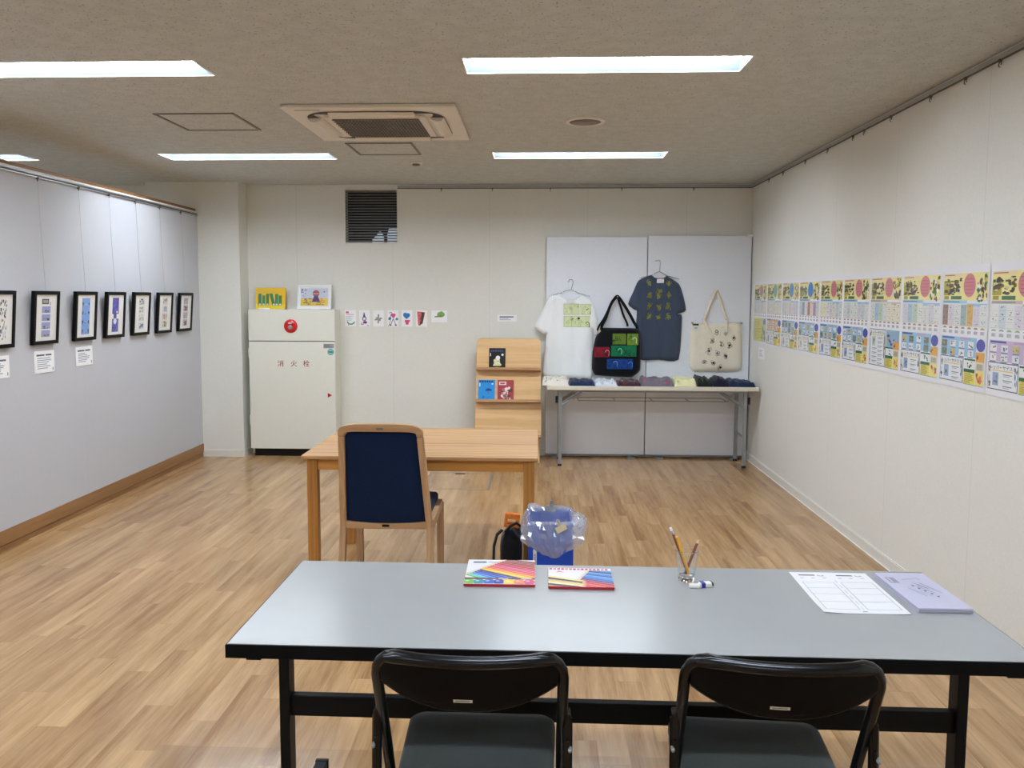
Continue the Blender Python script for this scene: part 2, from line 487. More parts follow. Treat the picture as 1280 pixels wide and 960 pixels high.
# back wall with the louvre opening
VX0, VX1, VZ0, VZ1 = -1.795, -1.315, 1.985, 2.465
mb = MB()
mb.box((XL, YB, 0), (VX0, YB + .1, HC + .16)).box((VX1, YB, 0), (XR, YB + .1, HC + .16))
mb.box((VX0, YB, 0), (VX1, YB + .1, VZ0)).box((VX0, YB, VZ1), (VX1, YB + .1, HC + .16))
struct(mb.build('wall_back', 'wall_cloth_x'))
struct(MB().box((XL - .1, YF, 0), (XL, YB, HC + .16)).build('wall_far_left', 'wall_cloth'))
struct(MB().box((XL, YF - .1, 0), (XR, YF, HC + .16)).build('wall_front', 'wall_cloth'))
struct(MB().box((CX0, CY, 0), (CX1, YB, HC)).build('wall_column', 'wall_cloth'))
# partition wall on the left (stops short of the ceiling)
PY0 = -1.0
struct(MB().box((XP - .09, PY0, .12), (XP, CY - .001, 2.234)).build('wall_left', 'partition_cloth'))
struct(MB().box((XP - .09, PY0, .036), (XP + .006, CY - .002, .12)).box((XP - .085, PY0, 0), (XP + .002, CY - .002, .031)).build('baseboard_left', 'base_wood', bevel=.001))
struct(MB().box((XP - .085, PY0, .03), (XP - .004, CY - .002, .037)).build('trim_1', 'dark_gap'))
struct(MB().box((XP - .1, PY0, 2.248), (XP - .003, CY - .02, 2.272)).build('trim_2', 'base_wood', bevel=.002))
struct(MB().box((XP - .095, PY0, 2.234), (XP + .008, CY - .004, 2.248)).build('trim_3', 'white_gloss', bevel=.002))
# skirtings
def skirt(name, a, b, axis):
    mb = MB()
    for z0, z1, t_ in ((0, .058, .010), (.058, .064, .006)):
        if axis == 'R': mb.box((XR - t_, a, z0), (XR, b, z1))
        elif axis == 'B': mb.box((a, YB - t_, z0), (b, YB, z1))
    return struct(mb.build(name, 'vinyl_trim'))
skirt('baseboard_right', YF, YB, 'R'); skirt('baseboard_back', CX1 + .01, XR - .01, 'B')
mb = MB()
for z0, z1, t_ in ((0, .058, .010), (.058, .064, .006)):
    mb.box((CX0, CY - t_, z0), (CX1, CY, z1)); mb.box((CX1, CY - t_, z0), (CX1 + t_, YB, z1))
struct(mb.build('baseboard_column', 'vinyl_trim'))
# thin pale line where floor meets right skirting
struct(MB().box((XR - .016, YF, 0), (XR - .010, YB, .004)).build('trim_4', 'white_gloss'))

# recessed ceiling lamps
def lamp(i, x0, y0, x1, y1, label):
    t_ = thing('ceiling_lamp', label, 'light', ((x0 + x1) / 2, (y0 + y1) / 2, HC), 'recessed ceiling lamps')
    d = .10; s_ = .05
    mb = MB()
    o = [(x0, y0, HC - .001), (x1, y0, HC - .001), (x1, y1, HC - .001), (x0, y1, HC - .001)]
    q = [(x0 + .012, y0 + s_, HC + d), (x1 - .012, y0 + s_, HC + d), (x1 - .012, y1 - s_, HC + d), (x0 + .012, y1 - s_, HC + d)]
    mb.add(o + q, [(0, 1, 5, 4), (1, 2, 6, 5), (2, 3, 7, 6), (3, 0, 4, 7), (4, 5, 6, 7)])
    mb.build('reflector', 'lamp_reflector', t_)
    mb = MB(); w = .006
    mb.box((x0 - w, y0 - w, HC - .004), (x1 + w, y0, HC + .001)).box((x0 - w, y1, HC - .004), (x1 + w, y1 + w, HC + .001))
    mb.box((x0 - w, y0, HC - .004), (x0, y1, HC + .001)).box((x1, y0, HC - .004), (x1 + w, y1, HC + .001))
    mb.build('rim', 'white_gloss', t_)
    yc = (y0 + y1) / 2
    pr = [(yc + .062 * math.cos(a), HC + .078 - .058 * math.sin(a)) for a in [math.pi * k / 8 for k in range(9)]]
    MB().prism(pr, x0 + .02, x1 - .02, 'X').build('led_bar', 'led', t_)
lab = {(0, 0): 'bright recessed ceiling lamp right of centre, in the nearer row', (1, 0): 'bright recessed ceiling lamp at upper left, nearer row, cut by the picture edge',
       (0, 1): 'bright recessed ceiling lamp in the far row above the display panel', (1, 1): 'bright recessed ceiling lamp in the far row above the white fire cabinet',
       (2, 1): 'recessed ceiling lamp beyond the left partition, mostly out of view'}
for i, (x0, x1) in enumerate(LX):
    for j, (y0, y1) in enumerate(LY):
        l_ = lab.get((i, j), 'recessed ceiling lamp %s, out of view %s' % (('over the near table side', 'over the left of the room', 'beyond the partition')[i], ('in the near row', 'in the far row', 'just above the camera', 'behind the camera')[j]))
        lamp(i, x0, y0, x1, y1, l_)

# ceiling cassette air conditioner
def air_con():
    cx, cy, h = -.925, 5.01, .475
    t_ = thing('air_conditioner', 'cream ceiling cassette air conditioner with four flaps and a dark central grille', 'air conditioner', (cx, cy, HC))
    MB().box((cx - h, cy - h, HC - .022), (cx + h, cy + h, HC - .0005)).build('panel', 'ac_plastic', t_, bevel=.006)
    z = HC - .0225
    # dark slot ring with rounded corners
    def rr(hx, r, n=8):
        out = []
        for k, (sx, sy) in enumerate(((1, 1), (-1, 1), (-1, -1), (1, -1))):
            for i in range(n + 1):
                a = math.pi / 2 * (k + i / n)
                out.append((cx + sx * (hx - r) + r * math.cos(a), cy + sy * (hx - r) + r * math.sin(a)))
        return out
    o_, i_ = rr(.388, .17), rr(.368, .15); n = len(o_)
    MB().add([(x, y, z - .002) for x, y in o_] + [(x, y, z - .002) for x, y in i_], [(i, (i + 1) % n, n + (i + 1) % n, n + i) for i in range(n)]).build('air_slot', 'ac_dark', t_)
    # corner gaps that widen towards the flap ends
    for k in range(4):
        for s_ in (1, -1):
            rot = Matrix.Translation((cx, cy, 0)) @ Matrix.Rotation(math.pi / 2 * k, 4, 'Z')
            m2 = MB(rot); m2.add([(s_ * .235, -.378, z - .003), (s_ * .32, -.36, z - .003), (s_ * .315, -.335, z - .003), (s_ * .235, -.318, z - .003)], [(0, 1, 2, 3)])
            m2.build('corner_gap', 'ac_dark', t_)
    for k in range(4):
        rot = Matrix.Translation((cx, cy, z)) @ Matrix.Rotation(math.pi / 2 * k, 4, 'Z')
        pr = [(-.385, -.006), (-.372, -.020), (-.345, -.024), (-.318, -.016), (-.305, -.002), (-.32, 0), (-.37, 0)]
        MB(rot).prism(pr, -.235, .235, 'X').build('flap', 'ac_plastic', t_, bevel=.002)
    # raised centre and grille
    MB().box((cx - .285, cy - .285, z - .012), (cx + .285, cy + .285, z)).build('centre_panel', 'ac_plastic', t_, bevel=.004)
    g = .245; z2 = z - .0125
    MB().box((cx - g, cy - g, z2 - .001), (cx + g, cy + g, z2)).build('grille_backing', 'ac_dark', t_)
    mb = MB()
    for i in range(26):
        x = cx - g + 2 * g * (i + .5) / 26; mb.box((x - .0032, cy - g, z2 - .006), (x + .0032, cy + g, z2 - .001))
    for i in range(11):
        y = cy - g + 2 * g * i / 10; mb.box((cx - g, y - .004, z2 - .008), (cx + g, y + .004, z2 - .001))
    mb.build('grille', 'ac_grille', t_)
    a = Art(planar((cx - .44, cy - .45, HC - .0225), (1, 0, 0), (0, 1, 0), (0, 0, -1)))
    a.rect(.03, .022, .17, .034, (96, 90, 82)); a.rect(.035, .025, .07, .031, (60, 56, 52), 2); a.rect(.085, .025, .13, .031, (60, 56, 52), 2)
    a.build('marking', 'print_matte', t_)
air_con()

def hatch(x0, y0, x1, y1, label):
    t_ = thing('ceiling_hatch', label, 'access panel', ((x0 + x1) / 2, (y0 + y1) / 2, HC))
    MB().box((x0 + .02, y0 + .02, HC - .003), (x1 - .02, y1 - .02, HC - .0002)).build('hatch_board', 'ceiling_board', t_)
    mb = MB(); w = .016
    mb.box((x0, y0, HC - .006), (x1, y0 + w, HC - .0001)).box((x0, y1 - w, HC - .006), (x1, y1, HC - .0001))
    mb.box((x0, y0 + w, HC - .006), (x0 + w, y1 - w, HC - .0001)).box((x1 - w, y0 + w, HC - .006), (x1, y1 - w, HC - .0001))
    mb.build('hatch_frame', 'ac_grille', t_)
hatch(-2.19, 4.74, -1.725, 5.215, 'square ceiling access hatch left of the air conditioner')
hatch(-1.31, 5.67, -.855, 6.13, 'square ceiling access hatch just behind the air conditioner')
t_ = thing('ceiling_speaker', 'round flush ceiling speaker between the two rows of lamps', 'speaker', (.265, 5.01, HC))
MB().lathe([(.0, -.001), (.092, -.001), (.092, -.009), (.0, -.010)], (.265, 5.01, HC)).build('speaker_mesh', 'ac_grille', t_)
MB().lathe([(.118, 0), (.118, -.006), (.112, -.010), (.094, -.010), (.092, -.004)], (.265, 5.01, HC)).build('speaker_rim', 'ac_plastic', t_)
t_ = thing('smoke_detector', 'small round white detector on the ceiling behind the air conditioner', 'detector', (-.95, 6.5, HC))
MB().lathe([(.05, 0), (.05, -.008), (.03, -.012)], (-.95, 6.5, HC)).build('detector_base', 'ac_plastic', t_)
MB().lathe([(.03, -.012), (.027, -.024), (0, -.026)], (-.95, 6.5, HC)).build('detector_head', 'ac_grille', t_)

# louvred vent in the back wall
t_ = thing('wall_louvre', 'square dark louvred vent high on the back wall', 'vent', (-1.555, YB, VZ0))
mb = MB(); w = .018
mb.box((VX0 - .006, YB - .008, VZ0 - .014), (VX1 + .006, YB + .002, VZ0)).box((VX0 - .006, YB - .008, VZ1), (VX1 + .006, YB + .002, VZ1 + .008))
mb.box((VX0 - .006, YB - .008, VZ0), (VX0, YB + .002, VZ1)).box((VX1, YB - .008, VZ0), (VX1 + .008, YB + .002, VZ1))
mb.build('louvre_frame', 'vinyl_trim', t_)
mb = MB()
for i in range(19):
    z = VZ0 + .012 + i * (VZ1 - VZ0 - .014) / 18.6
    mb.add([(VX0, YB + .004, z - .006), (VX1, YB + .004, z - .006), (VX1, YB + .030, z + .006), (VX0, YB + .030, z + .006),
            (VX0, YB + .004, z - .0035), (VX1, YB + .004, z - .0035), (VX1, YB + .030, z + .0085), (VX0, YB + .030, z + .0085)],
           [(0, 1, 2, 3), (7, 6, 5, 4), (0, 4, 5, 1), (3, 2, 6, 7)])
mb.build('louvre_slats', 'louvre', t_)
MB().box((VX0 - .05, YB + .28, VZ0 - .05), (VX1 + .05, YB + .30, VZ1 + .05)).box((VX0 - .02, YB + .1, VZ0 - .03), (VX0 - .001, YB + .29, VZ1 + .03)) \
    .box((VX1 + .001, YB + .1, VZ0 - .03), (VX1 + .02, YB + .29, VZ1 + .03)).box((VX0, YB + .1, VZ1 + .001), (VX1, YB + .29, VZ1 + .02)).box((VX0, YB + .1, VZ0 - .02), (VX1, YB + .29, VZ0 - .001)).build('vent_box', 'dark_gap', t_)
mb = MB()  # added glowing shapes that brighten the lower vent, no known window
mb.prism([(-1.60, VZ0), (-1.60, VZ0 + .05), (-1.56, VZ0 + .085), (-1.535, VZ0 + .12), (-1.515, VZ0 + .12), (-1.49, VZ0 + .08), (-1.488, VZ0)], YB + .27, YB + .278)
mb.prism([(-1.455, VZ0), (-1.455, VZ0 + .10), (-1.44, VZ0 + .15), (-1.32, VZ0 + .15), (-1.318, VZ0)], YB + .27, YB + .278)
mb.build('glow_shapes', 'vent_glow', t_)

# hanging rails and their sliding hooks
t_ = thing('picture_rail', 'thin metal picture rail along the top of the right wall', 'rail', (XR, 3, 2.48))
MB().box((XR - .016, YF, 2.478), (XR, YB - .02, 2.500)).build('rail_body', 'aluminium', t_)
MB().box((XR - .018, YF, 2.472), (XR - .012, YB - .02, 2.478)).build('rail_lip', 'dull_grey', t_)
t_ = thing('picture_rail', 'thin metal picture rail along the top of the back wall', 'rail', (.3, YB, 2.48))
MB().box((-1.307, YB - .016, 2.480), (XR - .02, YB, 2.502)).build('rail_body', 'aluminium', t_)
MB().box((-1.307, YB - .018, 2.474), (XR - .02, YB - .012, 2.480)).build('rail_lip', 'dull_grey', t_)
t_ = thing('picture_rail', 'double metal picture rail under the top edge of the left partition', 'rail', (XP, 4, 2.21))
MB().box((XP, PY0, 2.226), (XP + .012, CY - .01, 2.234)).build('rail_body', 'aluminium', t_)
MB().box((XP, PY0, 2.208), (XP + .016, CY - .01, 2.215)).build('rail_lip', 'aluminium', t_)
MB().box((XP, PY0, 2.215), (XP + .004, CY - .01, 2.226)).build('rail_groove', 'dull_grey', t_)
def hook_mesh(x, y, z, mat='dull_grey'):
    mb = MB(); mb.box((x - .006, y - .007, z - .004), (x + .006, y + .007, z + .008))
    pts = [(x, y + .010 * math.sin(a), z - .014 - .010 * math.cos(a)) for a in [2 * math.pi * k / 10 for k in range(9)]]
    mb.tube(pts, .0022, 6)
    return mb
h0 = None
ORD = ['tenth', 'ninth', 'eighth', 'seventh', 'sixth', 'fifth', 'fourth', 'third', 'second', 'first']
for ky, y in enumerate((3.66, 3.944, 4.28, 4.743, 5.122, 5.297, 5.749, 6.213, 6.762, 7.17)):
    if h0 is None:
        h0 = hook_mesh(0, 0, 0).build('rail_hook', 'dull_grey'); h0.location = (XR - .017, y, 2.470)
        o = h0
    else:
        o = h0.copy(); COL.objects.link(o); o.location = (XR - .017, y, 2.470)
    tag(o, 'small hook on the right wall rail, %s from the back corner' % ORD[ky], 'hook', 'hooks on the right wall rail')
for kx, x in enumerate((-.9, -.43, .10, .75, 1.4)):
    o = h0.copy(); COL.objects.link(o); o.location = (x, YB - .017, 2.472)
    tag(o, 'small hook on the back wall rail, %s from the louvred vent' % ('first', 'second', 'third', 'fourth', 'fifth')[kx], 'hook', 'hooks on the back wall rail')

# ------------------------------------------------------------------ fire hydrant cabinet
def cabinet():
    x0, x1, y0, z0, z1 = -2.662, -1.860, 7.560, .08, 1.366
    t_ = thing('fire_hydrant_cabinet', 'white steel fire hydrant cabinet with red lamp, against the back wall', 'cabinet', ((x0 + x1) / 2, 7.65, 0))
    MB().box((x0 + .004, y0 + .012, z0), (x1, YB - .001, z1)).build('body', 'cabinet_paint', t_, bevel=.003)
    MB().box((x0 + .02, y0 + .05, 0), (x1 - .02, YB - .02, z0)).build('plinth', 'dark_gap', t_)
    MB().box((x0, y0, 1.078), (x1 - .002, y0 + .013, z1)).build('upper_panel', 'cabinet_paint', t_, bevel=.003)
    d = MB().box((x0, y0, z0 - .004), (x1 - .002, y0 + .013, 1.070)).build('door', 'cabinet_paint', t_, bevel=.003)
    MB().box((x0 + .003, y0 + .008, 1.068), (x1 - .004, y0 + .014, 1.080)).build('gap', 'dull_grey', t_)
    for z in (.92, .30): MB().box((x0 - .008, y0 + .004, z), (x0 + .002, y0 + .02, z + .09)).build('hinge', 'cabinet_paint', d)
    a = Art(planar((0, y0 - .0002, 0), (1, 0, 0), (0, 0, 1), (0, -1, 0)))
    for ch, x in (('消', -2.368), ('火', -2.245), ('栓', -2.13)): a.text(ch, x, .865, .062, (150, 40, 48))
    a.build('lettering', 'print_matte', d)['label'] = 'dark red lettering'
    a = Art(planar((0, y0 - .0002, 0), (1, 0, 0), (0, 0, 1), (0, -1, 0)))
    a.rect(-1.968, 1.012, -1.872, 1.052, (150, 156, 160)); a.lines(-1.96, 1.018, -1.88, 1.048, 3, .004, (100, 106, 112), rnd)
    a.build('rating_plate', 'print_gloss', d)
    a = Art(planar((0, y0 - .0002, 0), (1, 0, 0), (0, 0, 1), (0, -1, 0)))
    a.circ(-1.902, .978, .030, (70, 150, 150)); a.circ(-1.902, .978, .024, (150, 200, 196), 2); a.rect(-1.922, .97, -1.882, .986, (60, 140, 140), 3)
    a.build('inspection_sticker', 'print_gloss', d)
    a = Art(planar((0, y0 - .0002, 0), (1, 0, 0), (0, 0, 1), (0, -1, 0)))
    a.poly([(-1.935, .60), (-1.935, .556), (-1.895, .578)], (170, 24, 34)); a.build('arrow_mark', 'print_gloss', d)
    c = (-2.268, y0, 1.213)
    rot = Matrix.Translation(c) @ Matrix.Rotation(R(90), 4, 'X')
    lp = MB(rot).lathe([(0, .014), (.02, .014), (.022, .020), (.040, .022), (.054, .016), (.062, .006), (.063, 0)]).build('alarm_lamp', 'red_lamp', t_)
    MB(rot).lathe([(0, .026), (.016, .026), (.020, .020), (.020, .010)], (0, -.010, 0)).build('push_button', 'steel_grey', lp)
    MB().box((c[0] - .016, y0 - .026, c[2] + .022), (c[0] + .016, y0 - .018, c[2] + .034)).build('name_plate', 'paper', lp)
cabinet()

# pictures standing on the cabinet
def standing(name, x0, x1, z0, z1, y, label, cat, art, back, lean=.03, frame=None):
    t_ = thing(name, label, cat, ((x0 + x1) / 2, y, z0))
    h = z1 - z0; v = Vector((0, lean, h)).normalized(); n = Vector((0, -v.z, v.y))
    M = basis((x0, y, z0), (1, 0, 0), v, n)
    w = x1 - x0; hh = h
    MB(M).box((0, 0, -.018), (w, hh, 0)).build('board', back, t_, bevel=.002)
    a = Art(planar(M @ Vector((0, 0, .0003)), (1, 0, 0), v, n)); art(a, w, hh)
    a.build('picture', 'print_gloss', t_)
    return t_, M, w, hh
def art_green(a, w, h):
    a.rect(0, 0, w, h, (232, 190, 40)); a.rect(.0, .0, w, h * .22, (238, 208, 50), 2)
    for x, t0, wd, sl in ((.025, .72, .03, 0), (.062, .64, .028, 0), (.098, .72, .028, 0), (.128, .73, .030, .028), (.182, .71, .03, 0), (.216, .64, .030, 0)):
        a.poly([(x + sl, h * .17), (x + sl + wd, h * .17), (x + wd, h * t0), (x, h * t0)], (58, 122, 72), 3)
        a.rect(x + sl + .006, h * .18, x + sl + wd - .006, h * .25, (225, 228, 200), 4)
def art_scene(a, w, h):
    a.rect(0, 0, w, h, (240, 244, 250)); a.rect(.03, .03, w - .03, h - .03, (206, 212, 226), 2)
    a.rect(.03, .03, w - .03, h * .45, (226, 196, 92), 3)
    rg = random.Random(3)
    a.scribble(.03, h * .5, .09, h * .85, 8, [(96, 86, 140), (70, 60, 110), (150, 150, 190)], rg, 4)
    a.scribble(w - .12, h * .6, w - .03, h * .85, 8, [(120, 160, 170), (90, 120, 140), (180, 200, 210)], rg, 4)
    a.scribble(.04, .035, w - .04, h * .46, 60, [(150, 60, 60), (90, 110, 60), (120, 80, 120), (210, 120, 50), (80, 60, 50)], rg, 4, (.04, .16))
    a.circ(w * .55, h * .65, .032, (150, 90, 96), 5); a.rect(w * .55 - .028, h * .62, w * .55 + .028, h * .66, (214, 160, 150), 6)
    a.poly([(w * .55 - .04, h * .3), (w * .55 + .04, h * .3), (w * .55 + .018, h * .54), (w * .55 - .018, h * .54)], (84, 66, 120), 6)
standing('art_canvas', -2.625, -2.345, 1.367, 1.565, 7.66, 'yellow canvas with green book spines, standing on the fire cabinet', 'picture', art_green, 'orange_pack', .02)
t_, M, w, h = standing('framed_picture', -2.235, -1.918, 1.367, 1.592, 7.66, 'white framed colourful drawing standing on the fire cabinet, right of the yellow canvas', 'picture', art_scene, 'white_gloss', .035)
mb = MB(M); e = .018
mb.box((0, 0, 0), (w, e, .008)).box((0, h - e, 0), (w, h, .008)).box((0, e, 0), (e, h - e, .008)).box((w - e, e, 0), (w, h - e, .008))
mb.build('frame', 'white_gloss', t_, bevel=.002)
for (x0, x1, l_) in ((-2.575, -2.475, 'small white caption card lying before the yellow canvas'), (-2.09, -2.01, 'small white caption card lying before the white framed drawing')):
    t_ = thing('caption_card', l_, 'card', ((x0 + x1) / 2, 7.60, 1.367))
    MB().box((x0, 7.575, 1.3668), (x1, 7.63, 1.3682)).add([(x0, 7.60, 1.368), (x1, 7.60, 1.368), (x1, 7.606, 1.377), (x0, 7.606, 1.377)], [(0, 1, 2, 3)]).build('card', 'card_white', t_)
    a = Art(planar((x0, 7.575, 1.3684), (1, 0, 0), (0, 1, 0), (0, 0, 1))); a.lines(.008, .005, x1 - x0 - .01, .03, 2, .004, (90, 90, 90), rnd); a.build('caption_text', 'print_matte', t_)

# ------------------------------------------------------------------ row of drawings on the back wall
def card(x0, x1, z0, z1, label, draw):
    t_ = thing('drawing_card', label, 'drawing', ((x0 + x1) / 2, YB, z0), 'drawing cards in a row on the back wall')
    MB().box((x0, YB - .0016, z0), (x1, YB - .0002, z1)).build('card', 'card_white', t_)
    a = Art(planar((x0, YB - .0017, z0), (1, 0, 0), (0, 0, 1), (0, -1, 0))); draw(a, x1 - x0, z1 - z0); a.build('drawing', 'print_matte', t_)
def d1(a, w, h):
    a.rect(.008, h - .03, .035, h - .012, (214, 100, 120)); a.rect(.012, h - .044, w - .02, h - .038, (220, 130, 150))
    a.lines(.01, .05, w - .012, .10, 4, .004, (160, 190, 206), rnd)
    for i in range(8):
        t0, t1 = math.pi * (1.05 + i * .11), math.pi * (1.05 + (i + 1) * .11)
        a.line(.055 + .034 * math.cos(t0), .05 + .03 * math.sin(t0), .055 + .034 * math.cos(t1), .05 + .03 * math.sin(t1), .011, (62, 130, 108), 3)
    a.rect(.03, .008, .036, .022, (62, 130, 108), 3)
def d2(a, w, h):
    P = (74, 44, 120)
    a.poly([(.042, .13), (.048, .13), (.056, .10), (.060, .085), (.036, .085), (.038, .10)], P)
    for i in range(12): a.line(.048 + .016 * math.cos(i * .524), .072 + .018 * math.sin(i * .524), .048 + .016 * math.cos((i + 1) * .524), .072 + .018 * math.sin((i + 1) * .524), .008, P)
    a.circ(.055, .038, .02, (110, 50, 130), 3, .012); a.circ(.028, .024, .014, (150, 100, 150), 2, .010); a.circ(.028, .026, .009, (238, 238, 240), 3, .006)
    a.rect(.075, .006, .09, .012, (120, 90, 90))
def d3(a, w, h):
    g = (142, 144, 140)
    a.line(.048, .03, .052, .115, .014, g); a.line(.016, .062, .084, .078, .014, g); a.line(.03, .085, .07, .055, .016, (150, 156, 146), 3)
def d4(a, w, h):
    for x, y in ((.03, .115), (.022, .09), (.03, .06), (.02, .03)): a.line(x, y, x - .012 + .014 * (y > .1), y - .028, .005, (90, 100, 110))
    for i in range(6): a.line(.03 + .012 * math.cos(i * .5), .118 + .014 * math.sin(i * .5), .03 + .012 * math.cos((i + 1) * .5), .118 + .014 * math.sin((i + 1) * .5), .006, (84, 96, 116))
    a.circ(.047, .108, .014, (222, 70, 130), 3); a.circ(.064, .108, .014, (222, 70, 130), 3); a.poly([(.034, .103), (.077, .103), (.056, .076)], (222, 70, 130), 3)
    a.circ(.022, .075, .014, (60, 120, 160), 3); a.circ(.088, .07, .013, (60, 150, 160), 3)
    a.line(.055, .075, .032, .02, .006, (96, 110, 150)); a.line(.055, .075, .075, .02, .006, (96, 110, 150))
    a.circ(.028, .014, .010, (46, 52, 78), 3, .007); a.circ(.078, .014, .010, (46, 52, 78), 3, .007)
def d5(a, w, h):
    b = (44, 116, 190); k = (216, 82, 130)
    a.circ(.034, .11, .020, b); a.circ(.062, .108, .018, b); a.poly([(.014, .108), (.080, .108), (.068, .088), (.046, .07), (.022, .092)], b, 2)
    a.rect(.03, .040, .074, .062, k, 2); a.circ(.052, .038, .016, k, 2); a.poly([(.07, .048), (.082, .055), (.078, .062), (.07, .06)], k, 3); a.rect(.04, .018, .064, .035, k, 2)
def d6(a, w, h):
    a.poly([(.008, .142), (.055, .138), (.04, .01), (.018, .012)], (214, 106, 110)); a.poly([(.055, .138), (.082, .132), (.060, .03), (.03, .012), (.04, .05)], (86, 60, 46), 2)
    rg = random.Random(5); a.scribble(.014, .04, .055, .14, 10, [(196, 84, 92), (226, 130, 120), (130, 90, 60)], rg, 3, (.15, .4))
def d7(a, w, h):
    g = (128, 164, 84)
    a.circ(.09, .072, .036, g, 2, .026); a.poly([(.03, .045), (.10, .05), (.10, .068), (.03, .055)], (110, 146, 80), 2); a.circ(.095, .095, .008, g, 2)
cx = [(-1.812, -1.708), (-1.678, -1.578), (-1.548, -1.446), (-1.412, -1.308), (-1.279, -1.178), (-1.142, -1.038), (-1.0, -.852)]
cl = ['white card with pink heading and green curved shape, leftmost of the card row',
      'white card with a purple bottle-like drawing on the back wall', 'white card with a grey cross drawing on the back wall',
      'white card with a pink heart and teal blobs drawing on the back wall', 'white card with a blue heart shape over a pink shape on the back wall',
      'white card with a red and brown tapering shape on the back wall', 'landscape white card with a green cap-like shape, rightmost in the row on the back wall']
for (a0, a1), l_, d in zip(cx, cl, (d1, d2, d3, d4, d5, d6, d7)): card(a0, a1, 1.248 if d is d7 else 1.206, 1.358, l_, d)
t_ = thing('wall_notice', 'small white text label on the back wall left of the hanging white shirt', 'label', (-.3, YB, 1.255))
MB().box((-.383, YB - .0016, 1.258), (-.205, YB - .0002, 1.318)).build('card', 'card_white', t_)
a = Art(planar((-.383, YB - .0017, 1.258), (1, 0, 0), (0, 0, 1), (0, -1, 0))); a.rect(.02, .036, .15, .048, (110, 116, 140)); a.lines(.02, .01, .16, .034, 2, .005, (150, 156, 176), rnd); a.build('label_text', 'print_matte', t_)

# ------------------------------------------------------------------ framed pictures on the left partition
def strips(k):
    def f(a, w, h):
        rg = random.Random(40 + k)
        a.rect(0, 0, w, h, (236, 234, 230))
        x0, x1 = w * .29, w * .70; y0, y1 = h * .07, h * .93
        if k == 0:
            a.scribble(x0 - .02, y0, x1 + .02, y1, 90, [(120, 120, 124), (160, 160, 164), (90, 90, 96), (200, 200, 204)], rg, 2, (.06, .16))
        elif k == 1:
            n = 5; hh = (y1 - y0) / n
            for i in range(n):
                b = y1 - (i + 1) * hh
                if i == 0: a.rect(x0, b + .01, x1 - .02, b + hh - .006, (88, 92, 92), 2); a.rect(x0 + .012, b + .018, x1 - .03, b + hh - .014, (150, 156, 150), 3); a.rect(x1 - .008, b + .004, x1 - .002, b + .024, (40, 44, 48), 3); continue
                a.rect(x0, b + .004, x1, b + hh - .003, (152, 156, 204), 2)
                a.scribble(x0, b + .005, x1, b + hh * .5, 9, [(54, 60, 70), (96, 110, 100), (190, 196, 200), (60, 62, 96), (150, 160, 110)], rg, 3, (.15, .5))
        elif k == 2:
            a.rect(x0 - .004, y0, x1 + .004, y1 - .002, (120, 160, 222), 2); n = 4; hh = (y1 - y0) / n
            for i in range(n):
                b = y0 + i * hh
                a.scribble(x0 - .002, b + .004, x0 + .02, b + hh * .62, 5, [(60, 72, 100), (84, 96, 120)], rg, 3, (.4, .8))
                a.scribble(x1 - .02, b + .004, x1 + .002, b + hh * .62, 5, [(60, 72, 100), (84, 96, 120)], rg, 3, (.4, .8))
                a.scribble(x0 + .02, b + .01, x1 - .02, b + hh * .4, 4, [(84, 104, 140), (150, 180, 220)], rg, 3, (.3, .6))
        elif k == 3:
            a.rect(x0, h * .52, x1, y1, (74, 78, 160), 2); a.rect(x0, y0, x1, h * .40, (78, 82, 160), 2); a.rect(x0 + .02, h * .4, x1 - .03, h * .52, (80, 84, 150), 2)
            a.scribble(x0, h * .52, x1, y1, 18, [(90, 100, 190), (110, 40, 140), (64, 70, 140), (140, 60, 160)], rg, 3, (.12, .4))
            a.circ((x0 + x1) / 2 - .004, h * .34, .022, (226, 226, 240), 4); a.circ((x0 + x1) / 2 + .022, h * .57, .009, (235, 230, 240), 4)
            a.scribble(x0, y0, x1, h * .4, 10, [(100, 106, 190), (60, 64, 140)], rg, 3, (.12, .4))
        else:
            cols = {4: ([(60, 66, 70), (120, 126, 130), (190, 192, 190)], [(150, 150, 130), (190, 190, 176)], [(150, 146, 156), (196, 194, 200)], [(96, 116, 150), (140, 160, 190)]),
                    5: ([(140, 136, 120), (190, 186, 170)], [(140, 146, 190), (180, 186, 214)], [(206, 140, 136), (220, 180, 176)], [(176, 156, 100), (110, 110, 80)]),
                    6: ([(160, 150, 156), (190, 180, 186)], [(130, 70, 96), (166, 110, 130), (100, 50, 76)], [(160, 150, 160), (190, 184, 190)], [(120, 84, 104), (206, 170, 176)])}[k]
            hh = (y1 - y0) / 4
            for i in range(4):
                b = y1 - (i + 1) * hh
                a.rect(x0, b + .003, x1, b + hh - .002, (214, 212, 204) if k < 6 else (190, 176, 184), 2)
                a.scribble(x0, b + .004, x1, b + hh - .003, 16, cols[i], rg, 3, (.15, .42))
    return f
fy = [4.565, 5.020, 5.484, 5.888, 6.292, 6.702, 7.110]
fl = ['black framed grey sketch sheet, nearest on the left partition and cut by the picture edge',
      'black framed strip of five small grey and mauve scenes on the left partition',
      'black framed light blue four-scene strip on the left partition',
      'black framed deep blue and purple strip on the left partition',
      'black framed strip of pale grey and olive sketches on the left partition',
      'black framed strip with a reddish scene between pale ones on the left partition',
      'black framed maroon toned strip, farthest on the left partition beside the column']
wl = ['nearest frame at the picture edge', 'frame of five grey and mauve scenes', 'frame with the light blue strip', 'frame with the deep blue and purple strip',
      'frame of grey and olive sketches', 'frame with the reddish scene', 'farthest maroon frame beside the column']
